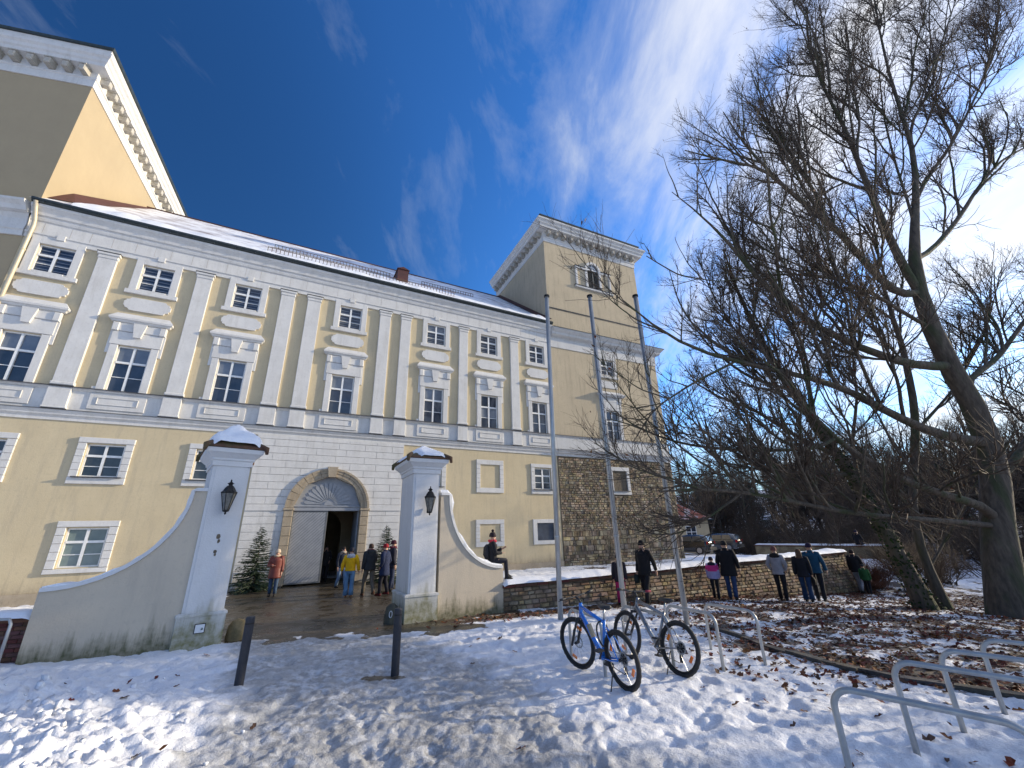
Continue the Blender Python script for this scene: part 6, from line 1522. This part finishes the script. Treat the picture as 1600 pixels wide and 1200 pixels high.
# ---------------------------------------------------------------- small house behind the tower
M['tiles'] = mat('red_clay_tiles', (.36, .12, .075), (.28, .09, .06), rough=.85, scale=5, c3=(.55, .50, .50), bump=.3)
cx, cy = 21.0, 48.0
hs_ = thing('outbuilding', 'small pale yellow house with a red tiled hip roof, mostly behind the tower', 'house', (cx, cy, 0), radians(174))
s = MB(); s.box(0, 13, -8, 0, -1, 2.95); s.build('wall', M['yellow'], hs_)
s = MB(); e = .45; s.add([(-e, e, 2.9), (13 + e, e, 2.9), (13 + e, -8 - e, 2.9), (-e, -8 - e, 2.9), (4, -4, 5.9), (9, -4, 5.9)], [(1, 0, 4, 5), (2, 1, 5), (3, 2, 5, 4), (0, 3, 4), (0, 1, 2, 3)]); s.build('roof', M['tiles'], hs_)
s = MB(); s.sweep([(-e, -8 - e), (-e, e), (13 + e, e), (13 + e, -8 - e)][::-1], [(0, 2.82), (.06, 2.82), (.06, 2.95), (0, 2.95)]); s.build('gutter', M['gutter'], hs_)
for wx in (1.9, 4.6):
    s = MB(); s.box(wx - .55, wx + .55, -.02, .03, .9, 2.3); w = s.build('window', M['sash'], hs_)
    for a, b in ((wx - .48, wx - .04), (wx + .04, wx + .48)):
        for c, d in ((.98, 1.62), (1.7, 2.22)): s = MB(); s.box(a, b, .025, .036, c, d); s.build('pane', M['glass'], w)
s = MB(); s.box(-.1, .0, -2.6, -1.4, 1.2, 1.5); s.build('ledge', M['sash'], hs_)

# ---------------------------------------------------------------- people
M['skin'] = mat('skin', (.52, .31, .22), (.46, .27, .19), rough=.55, scale=12)
_cl = {}
def cloth(c, rough=.85):
    k = (c, rough)
    if k not in _cl:
        _cl[k] = mat('cloth', c, tuple(v * .72 for v in c), rough=rough, scale=5, bump=.55, bscale=9, spec=.3)
    return _cl[k]
def skinned(name, edges_pts, m, parent, sub=1, root=0):
    """edges_pts: (points [(x,y,z,rx,ry)], edges) grown into one continuous surface"""
    pts, ed = edges_pts
    me = D.meshes.new(name); me.from_pydata([p[:3] for p in pts], ed, [])
    ob = D.objects.new(name, me); COL.objects.link(ob)
    md = ob.modifiers.new('s', 'SKIN'); md.use_smooth_shade = True
    for i, p in enumerate(pts):
        sv = me.skin_vertices[0].data[i]; sv.radius = (p[3], p[4]); sv.use_root = (i == root)
    ob.modifiers.new('b', 'SUBSURF').levels = sub
    dg = bpy.context.evaluated_depsgraph_get(); new = D.meshes.new_from_object(ob.evaluated_get(dg)); new.name = name
    D.objects.remove(ob); new.materials.clear(); new.materials.append(m)
    return link(name, new, parent)
def V3(*a): return np.array(a, float)
def person(label, loc, az_, H=1.75, coat=(.03, .03, .035), pants=(.03, .04, .07), shoe=(.02, .02, .02), hat=None, hair=(.05, .03, .02), coat_len=.80, stride=.0, arms=('down', 'down'), lean=0., sit=False,
           puff=False, hood=None, scarf=None, flare=0., bulk=1., bobble=False, bag=None, band=None, group=None, head_turn=0., detail=True, cap=False, longhair=False, backpack=None, rough=.85, glove=None):
    k = H / 1.75
    t = thing('person', label, 'person', tuple(loc), -az_, group)
    ln = lambda z: V3(0, lean * (z - .9), 0)
    if sit:
        hz = .08; dz = hz - .92
        pel = V3(0, 0, .12); hips = [V3(-.10, 0, .10), V3(.10, 0, .10)]; knees = [V3(-.11, .42, .12), V3(.12, .40, .10)]; ank = [V3(-.11, .47, -.32), V3(.12, .42, -.34)]
        zo = -.80
    else:
        s = stride; pel = V3(0, 0, .95); hips = [V3(-.10, 0, .90), V3(.10, 0, .90)]
        f1, f2 = .32 * s, -.32 * s
        knees = [V3(-.10, .5 * f1 + .07 * abs(s) + .01, .49), V3(.10, .5 * f2 + .09 * abs(s) + .01, .48)]
        ank = [V3(-.10, f1, .085), V3(.10, f2 - .04 * abs(s), .085 + .07 * abs(s))]
        zo = 0
    sp = lambda z, y=0: V3(0, y, z + zo) + (ln(z))
    chest, neck, hd, top = sp(1.32), sp(1.47), sp(1.60, .015), sp(1.71, .01)
    sh = [sp(1.41) + V3(-.18, 0, 0), sp(1.41) + V3(.18, 0, 0)]
    el, wr, ha = [], [], []
    for i, sg in ((0, -1), (1, 1)):
        a = arms[i]; S_ = sh[i]
        if a == 'down': e_ = S_ + V3(.05 * sg, -.02, -.28); w_ = e_ + V3(.01 * sg, .06, -.25)
        elif a == 'fwd': e_ = S_ + V3(.05 * sg, .10, -.26); w_ = e_ + V3(-.02 * sg, .16, -.19)
        elif a == 'back': e_ = S_ + V3(.06 * sg, -.12, -.25); w_ = e_ + V3(.02 * sg, -.06, -.24)
        elif a == 'front': e_ = S_ + V3(.07 * sg, .06, -.27); w_ = e_ + V3(-.15 * sg, .20, .0)
        elif a == 'pocket': e_ = S_ + V3(.10 * sg, -.06, -.26); w_ = e_ + V3(-.07 * sg, .12, -.18)
        elif a == 'out': e_ = S_ + V3(.10 * sg, -.02, -.26); w_ = e_ + V3(.03 * sg, .06, -.23)
        elif a == 'phone': e_ = S_ + V3(.04 * sg, .10, -.26); w_ = e_ + V3(-.08 * sg, .22, .10)
        el.append(e_); wr.append(w_); d = w_ - e_; ha.append(w_ + d / np.linalg.norm(d) * .085)
    # body: one continuous surface from feet to crown
    P, E = [], []
    def v(p, rx, ry=None): P.append((p[0] * k, p[1] * k, p[2] * k, rx * k, (ry or rx) * k)); return len(P) - 1
    a0 = v(pel, .13, .10); a1 = v((pel + chest) / 2, .12, .09); a2 = v(chest, .14, .10); a3 = v(neck, .055, .055); a4 = v(hd, .076, .088); a5 = v(top, .062, .075)
    E += [(a0, a1), (a1, a2), (a2, a3), (a3, a4), (a4, a5)]
    nose = v(hd + V3(0, .105, -.01), .012, .016); E.append((a4, nose))
    for i in (0, 1):
        b0 = v(hips[i], .085); b1 = v(knees[i], .055); b2 = v(ank[i], .036); b3 = v(ank[i] + V3(0, .14, -.05), .035, .03); E += [(a0, b0), (b0, b1), (b1, b2), (b2, b3)]
        c0 = v(sh[i], .055); c1 = v(el[i], .04); c2 = v(wr[i], .026); c3 = v(ha[i], .030, .018); E += [(a2, c0), (c0, c1), (c1, c2), (c2, c3)]
        d = ha[i] - wr[i]; d = d / np.linalg.norm(d); side = V3(0, 1, 0) - d * d[1]; side = side / np.linalg.norm(side)
        for q, (o_, L_) in enumerate(((-.024, .070), (-.008, .082), (.008, .078), (.024, .062))):
            f0 = v(ha[i] + side * o_ + d * .015, .010); f1_ = v(ha[i] + side * o_ * 1.15 + d * L_ + V3(-.014 * (1 if i else -1), .0, 0), .007); E += [(c3, f0), (f0, f1_)]
        th0 = v(wr[i] + d * .03 + side * .035, .010); th1 = v(wr[i] + d * .075 + side * .048, .008); E += [(c2, th0), (th0, th1)]
    body = skinned('body', (P, E), M['skin'] if not glove else M['skin'], t)
    # head details
    q = MB(); hc = hd * k
    for sg in (-1, 1):
        q.tube([hc + V3(.032 * sg, .083, .012) * k, hc + V3(.032 * sg, .092, .012) * k], .010 * k, 6)
    q.build('eyes', M['blackp'], t, kind='stuff'); q = MB(); q.tube([hc + V3(-.02, .088, -.05) * k, hc + V3(0, .094, -.052) * k, hc + V3(.02, .088, -.05) * k], .006 * k, 5); q.build('mouth', M['redp'], t)
    for sg in (-1, 1): q = MB(); q.tube([hc + V3(.074 * sg, .0, .02) * k, hc + V3(.084 * sg, -.01, .0) * k, hc + V3(.074 * sg, .0, -.03) * k], .014 * k, 6); q.build('ear', M['skin'], t)
    def cap_shape(rx, ry, z0, z1, back, name, c, drop=0.):
        q = MB(); rings = []
        for u in np.linspace(0, 1, 8):
            z = z0 + (z1 - z0) * sin(u * pi / 2); r = cos(u * pi / 2) ** .55 if u < 1 else .05
            rings.append(((hc[0]), hc[1] + back * (1 - u) * k, hc[2] + z * k, rx * r * k, ry * r * k))
        q.loft(rings, n=14); return q.build(name, cloth(c), t)
    if hat: 
        ht_ = cap_shape(.098, .108, .015, .155, -.012, 'hat', hat)
        q = MB(); q.loft([(hc[0], hc[1] - .006 * k, hc[2] + .012 * k, .102 * k, .112 * k), (hc[0], hc[1] - .006 * k, hc[2] + .055 * k, .103 * k, .113 * k)], n=14); q.build('hat_brim', cloth(hat), ht_)
        if bobble: q = MB(); q.loft([(hc[0], hc[1], hc[2] + (.15 + .045 * (1 - cos(u))) * k, .045 * sin(u) * k + .002, .045 * sin(u) * k + .002) for u in np.linspace(.1, pi - .05, 7)], n=9); q.build('bobble', cloth(hat), ht_)
        if cap: q = MB(); q.loft([(hc[0], hc[1] + .12 * k, hc[2] + .05 * k, .07 * k, .07 * k), (hc[0], hc[1] + .12 * k, hc[2] + .058 * k, .065 * k, .065 * k)], n=10); q.build('peak', cloth(hat), ht_)
    else: cap_shape(.088, .100, -.03, .125, -.022, 'hair', hair)
    if longhair:
        q = MB(); q.loft([(hc[0], hc[1] - .035 * k, hc[2] + .05 * k, .085 * k, .075 * k), (hc[0], hc[1] - .055 * k, hc[2] - .06 * k, .095 * k, .07 * k), (hc[0], hc[1] - .075 * k, hc[2] - .18 * k, .10 * k, .05 * k), (hc[0], hc[1] - .08 * k, hc[2] - .26 * k, .06 * k, .03 * k)], n=12); q.build('hair', cloth(hair), t)
    # coat
    q = MB(); rings = []; zt = 1.455; zs_ = np.linspace(coat_len if not sit else .86, zt, 17)
    for j, z in enumerate(zs_):
        p = sp(z); u = (z - .95) / .45
        if z < 1.0: rx, ry = .185 + .03 * (1.0 - z) / .4, .140 + .03 * (1.0 - z) / .4
        elif z < 1.38: rx, ry = .180 + .022 * u, .132 + .02 * u
        else: w_ = (z - 1.38) / (zt - 1.38); rx, ry = .205 * (1 - w_) + .085 * w_, .150 * (1 - w_) + .085 * w_
        if puff: m2 = 1 + .035 * (j % 2); rx *= m2; ry *= m2 * 1.04
        rings.append((p[0] * k, p[1] * k, p[2] * k, rx * k * bulk, ry * k * bulk))
    q.loft(rings, n=18)
    if band: # upper part of another colour sits over the jacket
        pass
    for i in (0, 1):
        n_ = 9; pts = [sh[i] + (sp(1.41) - sh[i]) * .35, sh[i]] + [sh[i] + (el[i] - sh[i]) * u for u in (.35, .7, 1)] + [el[i] + (wr[i] - el[i]) * u for u in (.35, .7, .98)]
        rad = np.array([.085, .082, .074, .068, .062, .057, .052, .050]) * k * (bulk * .5 + .5)
        if puff: rad = rad * np.array([1, 1.06, 1, 1.07, 1, 1.07, 1, 1.03]) * 1.08
        q.tube([p * k for p in pts], rad, 10)
    ct = q.build('coat' if coat_len < .75 else 'jacket', cloth(coat, rough), t)
    if band:
        q = MB(); rr2 = [r for r, z in zip(rings, zs_) if z > 1.14]; q.loft([(a, b, c, d * 1.03, e * 1.03) for a, b, c, d, e in rr2], n=18)
        for i in (0, 1): q.tube([p * k for p in (sh[i] + (sp(1.41) - sh[i]) * .3, sh[i], sh[i] + (el[i] - sh[i]) * .5, el[i])], np.array([.09, .087, .078, .066]) * k, 10)
        q.build('jacket_yoke', cloth(band), ct)
    q = MB(); q.loft([(0, sp(1.43)[1] * k, sp(1.43)[2] * k, .10 * k, .10 * k), (0, sp(1.47)[1] * k, sp(1.47)[2] * k, .088 * k, .092 * k), (0, sp(1.53)[1] * k, sp(1.53)[2] * k, .080 * k, .090 * k)], n=12); q.build('collar', cloth(scarf or hood or coat), t)
    if scarf: q = MB(); A = np.linspace(0, 2 * pi, 15); c = sp(1.49) * k; q.tube([c + V3(.095 * cos(a), .10 * sin(a), .012 * sin(3 * a)) * k for a in A], .042 * k, 7); q.build('scarf', cloth(scarf), t)
    if hood: 
        q = MB(); c = sp(1.44) * k
        q.loft([(c[0], c[1] - .05 * k, c[2] - .10 * k, .09 * k, .07 * k), (c[0], c[1] - .075 * k, c[2] - .03 * k, .16 * k, .10 * k), (c[0], c[1] - .06 * k, c[2] + .045 * k, .15 * k, .11 * k), (c[0], c[1] - .03 * k, c[2] + .075 * k, .11 * k, .10 * k)], n=12); q.build('hood', cloth(hood), t)
    # trousers and shoes
    q = MB(); 
    if not sit: q.loft([(0, 0, .80 * k, .15 * k, .12 * k), (0, 0, .92 * k, .17 * k, .125 * k), (0, 0, 1.0 * k, .16 * k, .12 * k)], n=14)
    for i in (0, 1):
        pts = [hips[i] + V3(0, 0, .02), hips[i] + (knees[i] - hips[i]) * .5, knees[i], knees[i] + (ank[i] - knees[i]) * .5, ank[i] + V3(0, 0, -.01)]
        q.tube([p * k for p in pts], np.array([.100, .090, .072, .066 + flare * .015, .062 + flare * .035]) * k, 11)
    q.build('trousers', cloth(pants), t)
    for i in (0, 1):
        q = MB(); a = ank[i] * k
        q.loft([(a[0], a[1] + .055 * k, a[2] - .085 * k, .045 * k, .135 * k), (a[0], a[1] + .055 * k, a[2] - .045 * k, .047 * k, .132 * k), (a[0], a[1] + .02 * k, a[2] + .0 * k, .044 * k, .08 * k), (a[0], a[1], a[2] + .04 * k, .046 * k, .05 * k)], n=12); q.build('shoe', cloth(shoe), t)
    if bag:
        q = MB(); c = (wr[1] + V3(.02, 0, -.18)) * k; q.loft([(c[0], c[1], c[2] - .14 * k, .05 * k, .13 * k), (c[0], c[1], c[2] + .02 * k, .07 * k, .15 * k), (c[0], c[1], c[2] + .10 * k, .03 * k, .13 * k)], n=10); q.tube([(c[0], c[1] - .1 * k, c[2] + .08 * k), wr[1] * k + V3(0, 0, -.06) * k, (c[0], c[1] + .1 * k, c[2] + .08 * k)], .008, 5); q.build('handbag', cloth(bag), t)
    if backpack:
        q = MB(); c = sp(1.2) * k; q.loft([(c[0], c[1] - .17 * k, c[2] - .24 * k, .12 * k, .06 * k), (c[0], c[1] - .20 * k, c[2] - .1 * k, .15 * k, .10 * k), (c[0], c[1] - .19 * k, c[2] + .12 * k, .14 * k, .09 * k), (c[0], c[1] - .15 * k, c[2] + .2 * k, .09 * k, .05 * k)], n=12); q.build('backpack', cloth(backpack), t)
    return t
def pp(a, b, dz=0.): 
    g = on_ground(a, b); d_ = ray(a, b)[:2]; d_ = d_ / np.linalg.norm(d_); q_ = g[:2].copy()
    for _ in range(30):
        s_, w_ = sw(*q_)
        if s_ < 5 or s_ > 22.5 or w_ > 11.5 + .0324 * (s_ - 4.55) + .45: break
        q_ = q_ - d_ * .08
    return (q_[0], q_[1], Gz(q_[0], q_[1]) + dz)
def courty(s_, w_): x, y = P0[:2] + UU * s_ + NN * w_; return (x, y, Gz(x, y))
R_ = radians
BLK = (.018, .018, .022); NAVY = (.018, .028, .075); JEAN = (.06, .11, .22); 
person('person in a long rust red quilted coat and cream knitted hat by the left fir', pp(424, 932), R_(158), 1.66, coat=(.19, .050, .038), pants=(.05, .085, .15), hat=(.62, .50, .38), scarf=(.62, .46, .32), coat_len=.66, puff=True, bulk=1.12, arms=('down', 'front'), rough=.5, stride=.15)
person('person in a yellow jacket with pale grey hood and flared blue jeans, seen from behind', pp(543, 933), R_(-12), 1.66, coat=(.85, .49, .01), pants=(.13, .26, .44), hat=(.02, .022, .035), hood=(.50, .53, .58), shoe=(.30, .16, .08), coat_len=.92, puff=True, flare=1., arms=('out', 'out'), stride=.08, longhair=False)
person('person in a dark jacket and light jeans with a white face, just inside the gateway', pp(531, 920), R_(128), 1.68, coat=(.022, .028, .045), pants=(.16, .24, .36), hair=(.03, .02, .015), scarf=(.40, .34, .28), coat_len=.86, stride=.55, arms=('fwd', 'down'))
person('man in a dark jacket and grey brown trousers striding across in front of the gateway', pp(574, 931), R_(-38), 1.80, coat=(.035, .04, .045), pants=(.14, .12, .095), shoe=(.12, .055, .03), hair=(.06, .035, .025), scarf=(.18, .05, .05), coat_len=.84, stride=.75, arms=('down', 'fwd'), bulk=1.08, hood=(.03, .034, .036))
person('person in a navy knee length coat and red hat beside the right fir', pp(598, 930), R_(-80), 1.76, coat=(.018, .028, .075), pants=(.02, .02, .03), hat=(.32, .02, .03), shoe=(.12, .02, .02), coat_len=.66, stride=.3, arms=('pocket', 'pocket'), bulk=1.1)
person('taller person with a dark maroon hat, half behind the one in the navy coat', pp(610, 924), R_(62), 1.86, coat=(.02, .02, .035), pants=(.025, .035, .08), hat=(.07, .015, .03), coat_len=.78, stride=.2, scarf=(.14, .02, .04))
person('dark figure standing in the shadow of the gate passage', courty(1.05, -1.6), R_(150), 1.70, coat=(.015, .015, .018), pants=(.02, .02, .025), hair=(.02, .015, .01), coat_len=.7, arms=('pocket', 'pocket'))
person('light clad figure bending forward deep inside the gate passage', courty(1.25, -3.2), R_(170), 1.62, coat=(.30, .29, .28), pants=(.06, .06, .08), hair=(.05, .04, .03), lean=.25, arms=('fwd', 'fwd'))
# seated on the swept wall
d = ray(773, 879); k_ = 12.85 / d[1]
person('person in black with red scarf and bobble hat sitting on the swept wall', (-.70, 12.95, 1.10), R_(78), 1.62, coat=(.018, .018, .024), pants=(.03, .03, .04), hat=(.03, .02, .025), bobble=True, scarf=(.55, .04, .07), sit=True, arms=('phone', 'front'), coat_len=.8, backpack=(.03, .03, .035))
person('man all in black walking along the stone wall between two flagpoles', pp(1014, 945), R_(-128), 1.82, coat=(.012, .012, .015), pants=(.012, .012, .016), hat=(.012, .012, .014), coat_len=.78, stride=.55, arms=('back', 'down'), bulk=1.08, bag=(.02, .03, .03))
person('child in a dark jacket and magenta trousers behind the middle flagpole', pp(972, 940), R_(20), 1.42, coat=(.03, .025, .035), pants=(.45, .02, .12), hat=(.02, .02, .025), coat_len=.8, stride=.3)
person('girl in a pink and lilac jacket beside the man in the long black coat', pp(1121, 936), R_(32), 1.32, coat=(.42, .38, .62), band=(.72, .05, .26), pants=(.015, .015, .02), hat=(.02, .02, .035), hood=(.02, .02, .04), coat_len=.84, stride=.35, bulk=1.15)
person('man in a long black coat, cap and jeans seen from behind by the stone wall', pp(1147, 938), R_(35), 1.82, coat=(.012, .012, .016), pants=(.03, .06, .15), hat=(.015, .015, .018), cap=True, coat_len=.70, stride=.3, bulk=1.2, arms=('out', 'out'))
person('person in a light grey jacket and black trousers walking away along the wall', pp(1226, 938), R_(40), 1.72, coat=(.34, .34, .38), pants=(.012, .012, .016), hat=(.20, .09, .08), coat_len=.84, stride=.35, arms=('pocket', 'pocket'), hood=(.02, .02, .02))
person('woman in a dark coat with long brown hair and blue jeans, carrying a bag', pp(1266, 941), R_(38), 1.66, coat=(.014, .016, .024), pants=(.02, .05, .12), hair=(.12, .07, .045), longhair=True, coat_len=.80, stride=.4, flare=.8, arms=('down', 'down'), bag=(.012, .012, .012), lean=-.06)
person('man in a petrol blue jacket and black trousers next to the woman with the bag', pp(1285, 940), R_(40), 1.84, coat=(.012, .075, .15), pants=(.010, .012, .02), hair=(.03, .02, .02), hat=(.03, .02, .05), coat_len=.84, stride=.4, arms=('down', 'out'), bulk=1.08, lean=-.05)
person('dark clothed adult with pale trousers walking past the far end of the stone wall', pp(1345, 916), R_(65), 1.76, coat=(.02, .02, .025), pants=(.38, .38, .42), hair=(.03, .02, .02), coat_len=.82, stride=.5, arms=('down', 'fwd'))
person('child in a dark green jacket at the far end of the stone wall', pp(1360, 929), R_(50), 1.15, coat=(.03, .12, .04), pants=(.015, .015, .02), hat=(.03, .03, .04), coat_len=.82, stride=.5, bulk=1.15)
person('person in black sitting on the far low wall', (20.95, 27.4, .72), R_(75), 1.72, coat=(.014, .014, .02), pants=(.02, .02, .03), hair=(.03, .02, .04), sit=True, arms=('front', 'front'))
